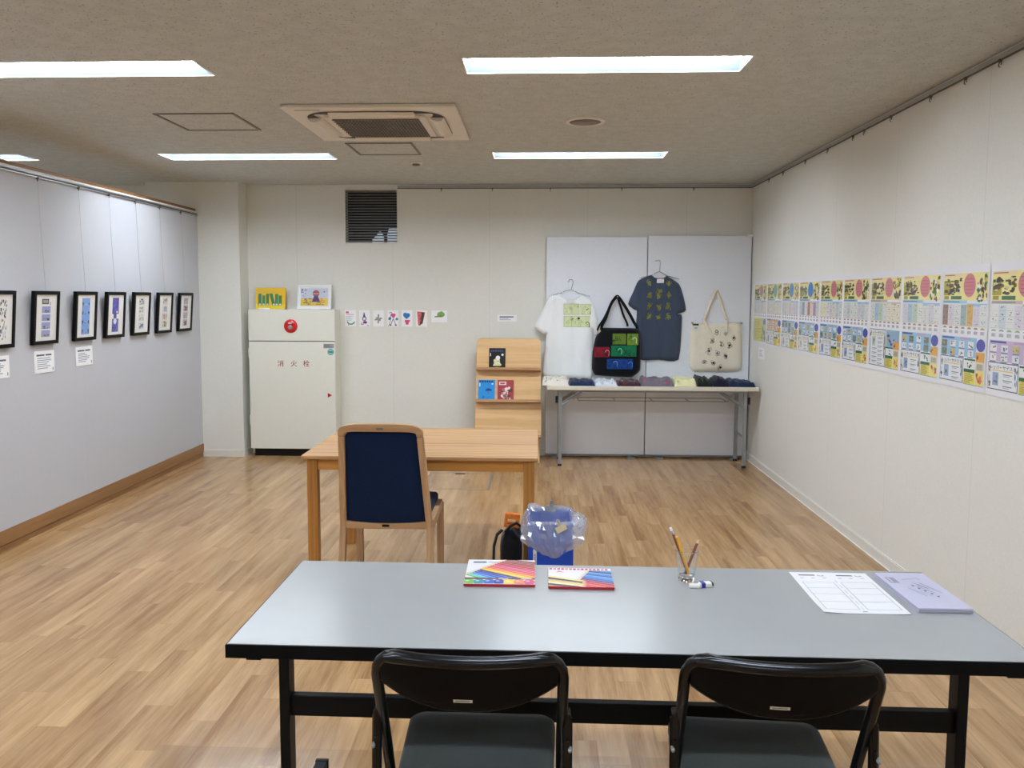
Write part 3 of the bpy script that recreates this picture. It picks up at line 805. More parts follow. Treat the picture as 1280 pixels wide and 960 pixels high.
for k in range(7):
    s_ = (3.107 - .035) / 3.107
    y0 = fy[k] * s_; w = .272 * s_; zb = 1.4837 + (1.178 - 1.4837) * s_; h = .332
    th = R(4.5)
    v = Vector((math.sin(th), 0, math.cos(th))); n = Vector((math.cos(th), 0, -math.sin(th)))
    M = basis((XP + .021, y0, zb), (0, 1, 0), v, n)
    t_ = thing('framed_artwork', fl[k], 'framed artwork', (XP, y0 + w / 2, zb), 'black picture frames on the left partition')
    fw = .022; mb = MB(M)
    mb.box((0, 0, -.018), (w, fw, .006)).box((0, h - fw, -.018), (w, h, .006)).box((0, fw, -.018), (fw, h - fw, .006)).box((w - fw, fw, -.018), (w, h - fw, .006))
    mb.build('frame', 'frame_black', t_, bevel=.001)
    MB(M).box((fw - .004, fw - .004, -.014), (w - fw + .004, h - fw + .004, -.002)).build('backing_board', 'paper', t_)
    a = Art(planar(M @ Vector((fw, fw, -.0019)), (0, 1, 0), v, n)); strips(k)(a, w - 2 * fw, h - 2 * fw); a.build('artwork', 'print_gloss', t_)
    # its wire from the rail
    yw = y0 + w * .52; top = M @ Vector((w * .52, h, -.012))
    wr = thing('hanging_wire', 'thin hanging wire holding the ' + wl[k], 'wire', (XP + .01, yw, 2.19), 'wires hanging from the partition rail')
    MB().tube([(XP + .014, yw, 2.208), (XP + .02, yw, 1.9), tuple(top)], .0012, 5).build('wire', 'aluminium', wr)
    MB().box((XP + .006, yw - .006, 2.200), (XP + .020, yw + .006, 2.218)).tube([(XP + .014, yw, 2.202), (XP + .014, yw, 2.186)], .003, 6).build('slider_hook', 'dull_grey', wr)
for (y0, y1, z0, z1, l_, tilt) in ((4.54, 4.757, 1.008, 1.138, 'white caption card under the nearest frame, cut by the picture edge', -.01),
                             (5.004, 5.213, 1.003, 1.141, 'white caption card under the frame of five grey and mauve scenes', -.012),
                             (5.468, 5.675, 1.010, 1.139, 'white caption card under the light blue frame', .0)):
    t_ = thing('caption_card', l_, 'card', (XP, (y0 + y1) / 2, z0), 'caption cards under the frames')
    M = basis((XP, y0, z0), (0, 1, 0), (0, 0, 1), (1, 0, 0)) @ Matrix.Rotation(tilt, 4, 'Z')
    w, h = y1 - y0, z1 - z0
    MB(M).box((0, 0, .0002), (w, h, .004)).build('card', 'card_white', t_)
    a = Art(lambda u, v, q, M=M: M @ Vector((u, v, .0041 + q))); rg = random.Random(int(y0 * 100))
    a.rect(.02, h - .032, w * .5, h - .022, (90, 92, 104)); a.rect(w * .55, h - .032, w - .03, h - .022, (90, 92, 104))
    a.lines(.025, .022, w - .03, h - .04, 6, .0045, (150, 152, 166), rg); a.rect(w - .022, .012, w - .014, .03, (110, 112, 120))
    a.build('caption_text', 'print_matte', t_)

# ------------------------------------------------------------------ newspaper posters on the right wall
def newspaper(a, w, h, k, rg):
    Y, G, B, N = (240, 228, 152), (60, 110, 78), (158, 200, 228), (74, 82, 160)
    dark = [(70, 52, 40), (96, 60, 40), (50, 60, 44), (110, 96, 40), (60, 50, 66), (48, 84, 58)]
    X = lambda u: u * w
    Z = lambda v: v * h
    L, Rr = X(.035), X(.965)
    # header
    a.rect(L, Z(.715), Rr, Z(.935), Y, 1)
    a.rect(L, Z(.905), X(.45), Z(.935), (240, 216, 170), 2); a.lines(L + .01, Z(.91), X(.42), Z(.932), 1, .004, (150, 90, 80), rg, 3)
    a.rect(L + .004, Z(.755), X(.20), Z(.875), (170, 160, 60), 2)
    a.scribble(L, Z(.75), X(.46), Z(.90), 46, dark + [(214, 206, 150)], rg, 3, (.08, .28))
    a.rect(X(.06), Z(.722), X(.16), Z(.75), (150, 140, 44), 3); a.rect(X(.21), Z(.722), X(.44), Z(.75), G, 3)
    a.scribble(X(.70), Z(.69), Rr, Z(.93), 40, [(80, 110, 60), (120, 70, 44), (60, 50, 40), (210, 190, 90), (50, 96, 66), (240, 240, 230)], rg, 3, (.1, .34))
    cc = {0: (196, 150, 140), 1: (120, 176, 160), 2: (84, 150, 206), 3: (40, 134, 214)}.get(k, (206, 124, 130))
    cx_ = X(.60 if k > 3 else .56)
    if k != 9 or True: a.circ(cx_, Z(.835), X(.125), cc, 4, Z(.095), 24)
    for i in range(5): a.rect(cx_ - X(.09 - .01 * (i % 2)), Z(.77 + i * .028), cx_ + X(.08), Z(.777 + i * .028), tuple(int(c * .82) for c in cc), 5)
    # day strip
    bc = (206, 188, 176) if k in (6, 9) else B
    a.rect(L, Z(.69), X(.56), Z(.715), bc, 2); a.rect(X(.56), Z(.668), Rr, Z(.69), bc, 2)
    a.lines(L + .005, Z(.695), X(.5), Z(.712), 1, .004, (90, 120, 170), rg, 3)
    # grid of cartoon cells
    a.rect(L, Z(.50), Rr, Z(.688), (232, 234, 230), 1)
    nc = 7; cw = (Rr - L) / nc
    tints = {0: (206, 204, 214), 3: (190, 196, 210), 2: (226, 226, 206)}
    for i in range(nc):
        x = L + i * cw
        tc = rg.choice([None, None, (226, 230, 226), (206, 218, 224), (220, 214, 226), (238, 232, 208)])
        if k == 8 and i in (0, 4): tc = [(150, 120, 110), 0, 0, 0, (216, 170, 90)][i]
        if k == 8 and i == 3: tc = (160, 180, 180)
        if k == 3 and i in (1, 3, 5): tc = [0, (150, 160, 190), 0, (200, 120, 110), 0, (176, 140, 160)][i]
        if k == 4 and i < 2: tc = (240, 234, 200)
        if k in (6, 7) and i in (1, 2): tc = [0, (170, 200, 220), (196, 214, 190)][i]
        if tc: a.rect(x + .003, Z(.51), x + cw - .003, Z(.68), tc, 2)
        for j in range(4):
            z = .512 + j * .043
            a.line(x + .004, Z(z), x + cw - .004, Z(z), .0012, (170, 172, 170), 3)
            if rg.random() < .75: a.scribble(x + .006, Z(z + .005), x + cw - .006, Z(z + .038), rg.choice((2, 3, 4)), [(90, 90, 92), (60, 60, 64), (140, 140, 140), (150, 110, 90), (110, 130, 150)], rg, 4, (.12, .4))
        a.rect(x, Z(.50), x + .001, Z(.688), (190, 190, 186), 3)
        a.poly(circ(x + cw / 2, Z(.486), cw * .32, Z(.016), 8, 0, math.pi), (176, 140, 110) if k < 9 else (160, 180, 150), 3)
        a.rect(x + cw * .2, Z(.444), x + cw * .8, Z(.472), (214, 216, 220), 2)
        a.lines(x + cw * .25, Z(.448), x + cw * .78, Z(.47), 3, .0022, (140, 144, 156), rg, 3)
    # lower page
    if k == 0:
        a.rect(L, Z(.06), X(.66), Z(.42), (220, 214, 100), 1); a.rect(X(.66), Z(.06), Rr, Z(.42), (190, 200, 190), 1)
        a.lines(L + .01, Z(.08), X(.6), Z(.4), 12, .006, (176, 170, 80), rg, 2); a.scribble(X(.6), Z(.06), Rr, Z(.3), 16, [(120, 110, 110), (206, 200, 110), (90, 130, 100)], rg, 3, (.2, .4))
        a.circ(X(.85), Z(.365), X(.08), (96, 110, 160), 3, Z(.045)); return
    top = {1: (212, 174, 140), 9: (200, 184, 214)}.get(k, (156, 196, 226))
    def white_box(x0, y0, x1, y1):
        a.rect(x0, y0, x1, y1, (50, 66, 84), 2); a.rect(x0 + .0035, y0 + .0035, x1 - .0035, y1 - .0035, (234, 238, 242), 3)
        ty = y1 - .022
        a.rect(x0 + .035, ty - .014, x1 - .035, ty - .010, (226, 196, 80), 4)
        a.text('レッパーサテスト', (x0 + x1) / 2, ty, .021, (60, 56, 50), 5, sx=(x1 - x0) / .19)
        a.scribble(x0 + .005, ty - .03, x0 + .028, y1 - .006, 5, [(60, 60, 90), (150, 90, 90), (90, 120, 120)], rg, 5, (.3, .7))
        a.scribble(x1 - .026, y0 + .02, x1 - .005, y1 - .006, 9, [(60, 60, 70), (150, 110, 80), (90, 120, 150)], rg, 5, (.2, .5))
        a.rect(x0 + .004, y0 + .03, x0 + .022, ty - .034, (206, 210, 222), 4)
        a.rect(x0 + .04, ty - .075, x0 + .085, ty - .02, rg.choice([(176, 194, 206), (150, 170, 200), (200, 206, 190)]), 4)
        a.scribble(x0 + .045, ty - .07, x0 + .08, ty - .025, 4, [(50, 60, 80), (70, 110, 130), (110, 110, 90)], rg, 5, (.25, .5))
        for cxx in (x0 + .04, x0 + (x1 - x0) * .52):
            yy = (ty - .09) if cxx < x0 + .05 else ty - .028
            while yy > y0 + .012:
                a.rect(cxx, yy, cxx + (x1 - x0) * .30, yy + .0035, (110, 112, 120), 4); a.rect(cxx + .004, yy - .007, cxx + (x1 - x0) * .22, yy - .004, (160, 164, 176), 4); yy -= .024
        a.scribble(x0 + .004, y0 + .005, x0 + .03, y0 + .04, 4, [(96, 60, 80), (170, 90, 80), (60, 60, 90)], rg, 5, (.3, .6))
    if k == 6:
        white_box(L, Z(.05), X(.56), Z(.42)); bx0 = X(.58)
    else:
        a.rect(L, Z(.262), X(.80), Z(.42), top, 1); bx0 = L
        a.rect(L + .01, Z(.40), X(.33), Z(.415), N, 2); a.rect(X(.45), Z(.40), X(.66), Z(.415), (190, 160, 190), 2)
        for i in range(4):
            for j in range(2):
                x = L + .01 + i * X(.19); z = Z(.335 - j * .068)
                a.rect(x, z, x + X(.115), z + Z(.052), rg.choice([(238, 240, 240), (226, 232, 236), (200, 190, 130), (110, 120, 90)]) if k > 1 else (236, 226, 214), 3)
                a.scribble(x, z, x + X(.115), z + Z(.052), 4, [(70, 70, 76), (150, 110, 60), (120, 150, 170), (200, 150, 140)], rg, 4, (.2, .45))
                a.rect(x, z - Z(.010), x + X(.11), z - Z(.004), (90, 110, 150), 3)
        white_box(L, Z(.05), X(.55), Z(.255))
    if k == 6: a.rect(bx0, Z(.24), Rr, Z(.42), (150, 184, 210), 1); a.scribble(bx0, Z(.26), Rr, Z(.4), 12, [(70, 90, 120), (210, 220, 226), (180, 160, 170)], rg, 2, (.15, .3))
    a.circ(X(.885), Z(.365), X(.085), (76, 84, 168) if k != 6 else (150, 184, 210), 4, Z(.05), 20)
    a.rect(X(.80), Z(.235), Rr, Z(.31), (222, 166, 80), 2); a.scribble(X(.80), Z(.235), X(.86), Z(.30), 4, [(70, 70, 50), (120, 90, 50)], rg, 3, (.3, .6))
    a.rect(X(.565), Z(.165), X(.79), Z(.25), (236, 240, 240), 2); a.scribble(X(.60), Z(.168), X(.78), Z(.235), 6, [(44, 50, 60), (90, 96, 110), (60, 110, 80)], rg, 3, (.15, .4)); a.rect(X(.565), Z(.238), X(.79), Z(.252), G, 3)
    a.rect(X(.80), Z(.165), Rr, Z(.235), (222, 218, 196), 2); a.rect(X(.82), Z(.172), X(.94), Z(.22), (176, 170, 150), 3)
    a.rect(X(.565), Z(.143), X(.79), Z(.17), (36, 104, 74), 4)
    a.rect(X(.565), Z(.05), X(.79), Z(.145), (232, 222, 100), 2); a.lines(X(.58), Z(.055), X(.78), Z(.14), 8, .004, (180, 160, 80), rg, 3)
    a.rect(X(.80), Z(.05), Rr, Z(.165), (238, 222, 130), 2); a.scribble(X(.80), Z(.05), Rr, Z(.16), 10, [(214, 130, 80), (110, 150, 140), (170, 80, 60), (226, 180, 110)], rg, 3, (.2, .45))
    a.rect(X(.565), Z(.045), Rr, Z(.050), (110, 160, 160), 3)
pos = ['first from the back corner, with a mostly yellow lower half', 'second from the back corner, with a teal circle and orange block',
       'third from the back corner, with a mid blue header circle', 'fourth from the back corner, with a bright blue header circle',
       'fifth from the back corner, with a pink header circle', 'sixth from the back corner on the right wall',
       'seventh from the back corner, with a tall white box below', 'eighth from the back corner, with a pale blue column',
       'second nearest the camera on the right wall', 'nearest the camera, cut by the picture edge, lower half lilac']
PE = [7.585, 7.165, 6.730, 6.295, 5.830, 5.395, 4.962, 4.533, 4.095, 3.667, 3.225]
for k in range(10):
    y1, y0 = PE[k], PE[k + 1]
    t_ = thing('newspaper_sheet', 'newspaper poster, ' + pos[k], 'poster', (XR, (y0 + y1) / 2, 1.075), 'newspaper sheets on the right wall')
    w = y1 - y0 + (.004 if k not in (8,) else -.002); zb = 1.073; h = .562
    # very slightly wavy paper
    mb = MB(); nu, nv = 10, 4
    def wav(u, v, q=0, y1=y1, w=w, zb=zb, k=k):
        d = .0018 + (.0022 if k % 2 else .0010) + .006 * u * (k == 8)
        return Vector((XR - d - q, y1 - u, zb + v))
    vs = [wav(w * i / nu, h * j / nv) for j in range(nv + 1) for i in range(nu + 1)]
    vs += [p + Vector((.0008, 0, 0)) for p in vs]
    m_ = (nu + 1) * (nv + 1)
    fs = [(j * (nu + 1) + i, j * (nu + 1) + i + 1, (j + 1) * (nu + 1) + i + 1, (j + 1) * (nu + 1) + i) for j in range(nv) for i in range(nu)]
    fs += [tuple(m_ + q for q in reversed(f)) for f in fs]
    mb.add(vs, fs); mb.build('paper_sheet', 'paper', t_)
    a = Art(lambda u, v, q: wav(u, v, q + .0003)); newspaper(a, y1 - y0, h, k, random.Random(100 + k)); a.build('printed_page', 'print_gloss', t_)
t_ = thing('wall_notice', 'small white notice on the right wall under the farthest newspaper sheet', 'label', (XR, 7.25, .95))
MB().box((XR - .0016, 7.22, .955), (XR - .0002, 7.40, 1.055)).build('card', 'card_white', t_)
a = Art(planar((XR - .0017, 7.40, .955), (0, -1, 0), (0, 0, 1), (-1, 0, 0))); a.lines(.03, .02, .15, .08, 5, .004, (150, 154, 180), rnd); a.build('notice_text', 'print_matte', t_)

# ------------------------------------------------------------------ display boards behind the far table
def display_board(x0, x1, z1, label, feet):
    t_ = thing('display_board', label, 'display board', ((x0 + x1) / 2, 7.72, 0), 'display boards against the back wall')
    MB().box((x0 + .002, 7.700, .030), (x1 - .002, 7.740, z1)).build('board', 'panel_cloth', t_, bevel=.003)
    MB().box((x0, 7.706, .016), (x1, 7.736, .030)).build('bottom_rail', 'steel_grey', t_)
    for fx in feet:
        MB().box((fx - .035, 7.628, 0), (fx + .035, 7.755, .010)).box((fx - .012, 7.705, .01), (fx + .012, 7.735, .03)).build('foot', 'steel_grey', t_, bevel=.002)
display_board(.067, .986, 2.032, 'tall pale grey display board on the left, behind the hanging white shirt', (.16, .86))
display_board(.990, 1.925, 2.042, 'tall pale grey display board on the right, behind the slate shirt and canvas bag', (1.12, 1.80))
tag(MB().box((1.875, 7.690, 2.030), (1.932, 7.745, 2.052)).build('corner_clip', 'white_gloss', bevel=.004), 'small white clip on the top right corner of the right display board', 'clip')

# ------------------------------------------------------------------ clothing on the boards
def inside(poly, x, y):
    c = False; n = len(poly)
    for i in range(n):
        (x0, y0), (x1, y1) = poly[i], poly[i - 1]
        if (y0 > y) != (y1 > y) and x < (x1 - x0) * (y - y0) / (y1 - y0) + x0: c = not c
    return c
def edge_d(poly, x, y):
    best = 9; n = len(poly)
    for i in range(n):
        a, b = Vector(poly[i - 1]), Vector(poly[i]); p = Vector((x, y)); d = b - a
        t0 = max(0, min(1, (p - a).dot(d) / max(d.dot(d), 1e-9))); best = min(best, (p - a - d * t0).length)
    return best
def smooth_poly(poly, sub=3, keep=0):
    out = []; n = len(poly)
    for i in range(n):
        p0, p1, p2, p3 = [Vector(poly[(i + k) % n]) for k in (-1, 0, 1, 2)]
        for s_ in range(sub):
            t0 = s_ / sub
            q = .5 * ((2 * p1) + (p2 - p0) * t0 + (2 * p0 - 5 * p1 + 4 * p2 - p3) * t0 ** 2 + (3 * p1 - p0 - 3 * p2 + p3) * t0 ** 3)
            lin_ = p1.lerp(p2, t0); out.append(tuple(lin_.lerp(q, keep)))
    return out
def garment(name, mat, poly, y_back, thick, folds, parent, step=.022, keep=.6, rnd_edge=.03):
    """a draped cloth body: closed solid between a flat back and a softly folded front"""
    P = smooth_poly(poly, 4, keep)
    x0, x1 = min(p[0] for p in P), max(p[0] for p in P); z0, z1 = min(p[1] for p in P), max(p[1] for p in P)
    pts = [Vector(p) for p in P]; n = len(pts)
    x = x0 + step / 2
    while x < x1:
        z = z0 + step / 2
        while z < z1:
            if inside(P, x, z) and edge_d(P, x, z) > step * .5: pts.append(Vector((x, z)))
            z += step
        x += step
    res = geometry.delaunay_2d_cdt(pts, [(i, (i + 1) % n) for i in range(n)], [list(range(n))], 1, 1e-6)
    V, Fc = res[0], res[2]
    Fc = [f for f in Fc if inside(P, sum(V[i][0] for i in f) / 3, sum(V[i][1] for i in f) / 3)]
    def front(u, v):
        e = min(1, edge_d(P, u, v) / rnd_edge); s_ = math.sqrt(max(0, 1 - (1 - e) ** 2))
        return y_back - .003 - thick * s_ - folds(u, v) * s_
    m_ = len(V)
    vs = [(p[0], front(p[0], p[1]), p[1]) for p in V] + [(p[0], y_back, p[1]) for p in V]
    fs = []
    cnt = {}
    for f in Fc:
        f = list(f)
        for i in range(3):
            e = (f[i], f[(i + 1) % 3]); cnt[e] = 1
    for f in Fc: fs.append(tuple(f)); fs.append(tuple(m_ + i for i in reversed(f)))
    for (a_, b_) in list(cnt):
        if (b_, a_) not in cnt: fs.append((b_, a_, m_ + a_, m_ + b_))
    o = MB().add(vs, fs, None, True).build(name, mat, parent, merge=True)
    return o, front
def fold(seed, amp=.01, f=16):
    def g(u, v):
        return amp * noise.noise(Vector((u * f, v * f * .22, seed))) + amp * .5 * noise.noise(Vector((u * f * 2 + v * 6, v * 6, seed + 9)))
    return g
def drape(front, eps=.0012): return lambda u, v, h: Vector((u, front(u, v) - eps - h, v))
def hanger(parent, hk, apex, l, r, y):
    mb = MB()
    mb.tube([(hk[0][0], y, hk[0][1]), ((hk[0][0] + hk[1][0]) / 2 - .002, y, hk[1][1] - .004), (hk[1][0], y, hk[1][1]), (hk[2][0] - .003, y, (hk[1][1] + hk[2][1]) / 2 + .005), (hk[2][0], y, hk[2][1]), (apex[0], y, apex[1])], .0032, 8)
    mb.tube([(l[0] - .11, y, l[1] - .03), (l[0], y, l[1]), (l[0] + .03, y, l[1] + .018), (apex[0], y, apex[1]), (r[0] - .03, y, r[1] + .018), (r[0], y, r[1]), (r[0] + .11, y, r[1] - .03)], .003, 8)
    mb.build('hanger', 'chrome', parent)
# white T-shirt
W_ = [(0.104, 1.49), (0.194, 1.518), (0.229, 1.482), (0.285, 1.466), (0.341, 1.480), (0.375, 1.511), (0.477, 1.473), (0.523, 1.367), (0.567, 1.153), (0.519, 1.136), (0.498, 1.186), (0.509, 1.016), (0.497, 0.746), (0.27, .742), (0.048, 0.752), (0.056, 0.968), (0.075, 1.15), (0.061, 1.134), (-0.035, 1.213), (0.044, 1.377)]
t_ = thing('shirt', 'white T-shirt with a pale green printed panel, on a wire hanger at the left board', 'shirt', (.27, 7.66, .75))
YC = 7.696
b, fr = garment('shirt_body', 'cloth_white', W_, YC, .030, fold(1, .018, 13), t_)
hanger(t_, ((.268, 1.621), (.295, 1.648), (.313, 1.615)), (.296, 1.554), (.21, 1.524), (.359, 1.522), 7.685)
a = Art(drape(fr)); rg = random.Random(11)
def panel(a, x0, z0, x1, z1, bg, ink, rg, n, splits=(), lay=1, size=(.05, .16)):
    nx = max(2, int((x1 - x0) / .02)); nz = max(1, int((z1 - z0) / .02))
    for i in range(nx):
        for j in range(nz):
            a.rect(x0 + (x1 - x0) * i / nx, z0 + (z1 - z0) * j / nz, x0 + (x1 - x0) * (i + 1) / nx, z0 + (z1 - z0) * (j + 1) / nz, bg, lay)
    for s_ in (z0, z1):
        for i in range(nx): a.line(x0 + (x1 - x0) * i / nx, s_, x0 + (x1 - x0) * (i + 1) / nx, s_, .003, ink, lay + 1)
    for s_ in (x0, x1, *[x0 + (x1 - x0) * q for q in splits]): a.line(s_, z0, s_, z1, .003, ink, lay + 1)
    for _ in range(n):
        cx_, cz = rg.uniform(x0 + .012, x1 - .012), rg.uniform(z0 + .012, z1 - .012); r_ = rg.uniform(.006, .015)
        k0 = rg.uniform(0, 6)
        for i in range(6):
            p = lambda q: (cx_ + r_ * math.cos(k0 + q) * rg.uniform(.8, 1.1), cz + r_ * math.sin(k0 + q))
            (xa, za), (xb, zb_) = p(i), p(i + 1)
            a.line(xa, za, xb, zb_, .0028, ink, lay + 2)
panel(a, .229, 1.327, .372, 1.423, (220, 230, 182), (160, 178, 120), rg, 12)
panel(a, .382, 1.327, .475, 1.420, (220, 230, 182), (160, 178, 120), rg, 6)
panel(a, .231, 1.214, .468, 1.312, (220, 230, 182), (160, 178, 120), rg, 15, (.3,))
for (x, z) in ((.318, 1.27), (.452, 1.36), (.446, 1.24)):
    for i in range(5): a.line(x + .016 * math.cos(i * .6), z + .02 * math.sin(i * .6), x + .016 * math.cos((i + 1) * .6), z + .02 * math.sin((i + 1) * .6), .006, (40, 48, 40), 4)
    a.line(x + .016, z, x + .016, z - .03, .006, (40, 48, 40), 4)
a.circ(.366, 1.292, .011, (36, 44, 36), 4); a.build('printed_panel', 'print_cloth', t_)
MB().box((.255, 7.652, 1.432), (.318, 7.655, 1.468)).build('size_tag', 'paper', t_)
mb = MB(); 
pts = [(.199, 1.516), (.232, 1.480), (.285, 1.464), (.338, 1.478), (.371, 1.510)]
mb.tube([(p[0], fr(p[0], p[1] - .006) - .002, p[1] - .006) for p in smooth_poly(pts, 3, .8)[:-3]], .0045, 6).build('collar', 'cloth_white', t_)
# slate T-shirt
D_ = [(0.908, 1.638), (1.021, 1.685), (1.055, 1.664), (1.102, 1.659), (1.142, 1.664), (1.165, 1.68), (1.27, 1.612), (1.305, 1.538), (1.343, 1.37), (1.236, 1.333), (1.256, 1.38), (1.298, 1.282), (1.285, 0.918), (1.1, .914), (0.915, 0.924), (0.892, 1.199), (0.895, 1.375), (0.872, 1.373), (0.817, 1.425), (0.863, 1.537)]
D_ = [(0.908, 1.638), (1.021, 1.685), (1.055, 1.664), (1.102, 1.659), (1.142, 1.664), (1.165, 1.68), (1.27, 1.612), (1.305, 1.538), (1.343, 1.37), (1.268, 1.335), (1.300, 1.33), (1.308, 1.282), (1.285, 0.918), (1.1, .914), (0.915, 0.924), (0.892, 1.199), (0.897, 1.36), (0.872, 1.373), (0.817, 1.425), (0.863, 1.537)]
t_ = thing('shirt', 'slate blue T-shirt with rows of small yellow-green motifs, on a hanger at the right board', 'shirt', (1.09, 7.66, .92))
b, fr = garment('shirt_body', 'cloth_slate', D_, YC, .030, fold(4, .018, 13), t_)
hanger(t_, ((1.05, 1.803), (1.075, 1.819), (1.102, 1.803)), (1.096, 1.719), (1.028, 1.688), (1.162, 1.682), 7.685)
a = Art(drape(fr)); rg = random.Random(12)
for j, z in enumerate((1.60, 1.505, 1.405, 1.315)):
    for i, x in enumerate((1.008, 1.092, 1.180)):
        z2 = z - (.012 if i == 1 else 0) + (.012 if j == 0 else 0)
        if j == 0 and i == 1: z2 -= .06; continue_ = True
        for _ in range(9):
            cx_, cz, r_ = x + rg.uniform(-.016, .016), z2 + rg.uniform(-.022, .026), rg.uniform(.004, .014); k0 = rg.uniform(0, 6)
            for q in range(5): a.line(cx_ + r_ * math.cos(k0 + q), cz + r_ * math.sin(k0 + q), cx_ + r_ * math.cos(k0 + q + 1), cz + r_ * math.sin(k0 + q + 1), .0032, (150, 150, 56) if rg.random() < .7 else (120, 124, 60), 2)
        a.circ(x, z2, .012, (128, 128, 52), 1, .016, 9)
a.build('printed_motifs', 'print_cloth', t_)
MB().box((1.068, 7.650, 1.615), (1.132, 7.653, 1.652)).build('size_tag', 'paper', t_)
MB().box((1.090, 7.652, 1.652), (1.112, 7.655, 1.662), lin((206, 110, 120))).build('neck_label', 'print_cloth', t_)
mb = MB(); pts = [(1.024, 1.683), (1.056, 1.661), (1.102, 1.655), (1.14, 1.661), (1.162, 1.678)]
mb.tube([(p[0], fr(p[0], p[1] - .006) - .002, p[1] - .006) for p in smooth_poly(pts, 3, .8)[:-3]], .0045, 6).build('collar', 'cloth_slate', t_)
# black tote bag
B_ = [(0.568, 1.206), (0.72, 1.207), (0.885, 1.204), (0.923, 1.166), (0.931, 1.038), (0.929, 0.821), (0.854, 0.758), (.69, .762), (0.522, 0.773), (0.490, 0.831), (0.494, 0.985), (0.518, 1.113)]
t_ = thing('tote_bag', 'black tote bag with green, red and blue printed panels, hanging between the two shirts', 'bag', (.71, 7.6, .76))
b, fr = garment('bag_body', 'cloth_black', B_, 7.640, .040, fold(7, .010, 9), t_, keep=.35)
def strap(pts, y0, y1, wd, mat, parent, zref=None):
    P_ = []
    sp = smooth_poly(pts, 5, .9)[:-5]
    mb = MB(); n = len(sp)
    L_ = []; R2_ = []
    for i, (x, z) in enumerate(sp):
        d = Vector(sp[min(i + 1, n - 1)]) - Vector(sp[max(i - 1, 0)]); d.normalize(); q = Vector((-d.y, d.x)) * wd / 2
        yy = y0 + (y1 - y0) * math.sin(math.pi * i / (n - 1))
        L_.append((x + q.x, yy, z + q.y)); R2_.append((x - q.x, yy, z - q.y))
    vs = L_ + R2_ + [(x, y + .005, z) for x, y, z in L_] + [(x, y + .005, z) for x, y, z in R2_]
    fs = []
    for i in range(n - 1):
        fs += [(i, i + 1, n + i + 1, n + i), (2 * n + i, 3 * n + i, 3 * n + i + 1, 2 * n + i + 1), (i, 2 * n + i, 2 * n + i + 1, i + 1), (n + i, n + i + 1, 3 * n + i + 1, 3 * n + i)]
    return mb.add(vs, fs, None, True).build('handle', mat, parent)
strap([(.585, 1.19), (.612, 1.30), (.655, 1.42), (.700, 1.487), (.722, 1.490), (.760, 1.44), (.81, 1.36), (.858, 1.27), (.878, 1.19)], 7.602, 7.646, .026, 'cloth_black', t_)
strap([(.545, 1.175), (.60, 1.30), (.665, 1.43), (.712, 1.480), (.735, 1.43), (.768, 1.33), (.80, 1.20)], 7.641, 7.655, .018, 'cloth_black', t_)
a = Art(drape(fr)); rg = random.Random(13)
for (x0, z1, x1, z0, bg, ink, n_, sp) in ((.670, 1.158, .793, 1.058, (96, 122, 44), (24, 30, 18), 9, ()), (.803, 1.158, .904, 1.052, (110, 140, 50), (20, 26, 16), 5, ()),
                              (.506, 1.036, .646, .941, (128, 24, 42), (30, 12, 18), 11, (.42,)), (.659, 1.050, .889, .949, (18, 112, 70), (12, 34, 26), 14, (.3, .62)),
                              (.622, .928, .857, .833, (22, 62, 130), (12, 24, 50), 15, (.3, .66))):
    panel(a, x0, z0, x1, z1, bg, ink, rg, n_, sp)
for (x, z, c) in ((.87, 1.10, (226, 230, 210)), (.74, 1.0, (140, 220, 180)), (.625, .985, (230, 150, 160)), (.70, .885, (110, 160, 230)), (.835, .88, (70, 140, 230))):
    for i in range(5): a.line(x + .018 * math.cos(i * .6), z + .022 * math.sin(i * .6), x + .018 * math.cos((i + 1) * .6), z + .022 * math.sin((i + 1) * .6), .005, c, 4)
    a.line(x + .018, z, x + .014, z - .03, .005, c, 4)
a.build('printed_panels', 'print_cloth', t_)
a = Art(drape(fr)); a.poly([(.530, 1.165), (.552, 1.198), (.566, 1.178), (.540, 1.150)], (200, 190, 170)); a.build('price_tag', 'print_matte', t_)
tag(MB().box((.704, 7.650, 1.478), (.722, 7.700, 1.484)).box((.706, 7.645, 1.478), (.720, 7.651, 1.498)).build('wall_hook', 'steel_grey', bevel=.001), 'small hook on the board that carries the black tote bag', 'hook')
# canvas tote bag
C_ = [(1.392, 1.249), (1.60, 1.252), (1.84, 1.258), (1.853, 1.055), (1.858, 0.851), (1.812, 0.81), (1.62, .806), (1.429, 0.807), (1.387, 0.855), (1.384, 1.05)]
t_ = thing('tote_bag', 'cream canvas tote bag printed with small black drawings, hanging on the right board', 'bag', (1.62, 7.64, .8))
b, fr = garment('bag_body', 'cloth_canvas', C_, YC, .022, fold(21, .020, 8), t_, keep=.2)
strap([(1.515, 1.24), (1.532, 1.33), (1.565, 1.45), (1.598, 1.535), (1.615, 1.542), (1.65, 1.46), (1.685, 1.34), (1.702, 1.25)], 7.672, 7.684, .024, 'cloth_canvas', t_)
strap([(1.496, 1.29), (1.520, 1.25), (1.550, 1.20), (1.585, 1.14)], 7.655, 7.662, .022, 'cloth_canvas', t_)
strap([(1.50, 1.28), (1.545, 1.39), (1.600, 1.53), (1.612, 1.53)], 7.664, 7.678, .020, 'cloth_canvas', t_)
strap([(1.70, 1.29), (1.708, 1.24), (1.706, 1.17)], 7.655, 7.660, .020, 'cloth_canvas', t_)
a = Art(drape(fr)); rg = random.Random(14)
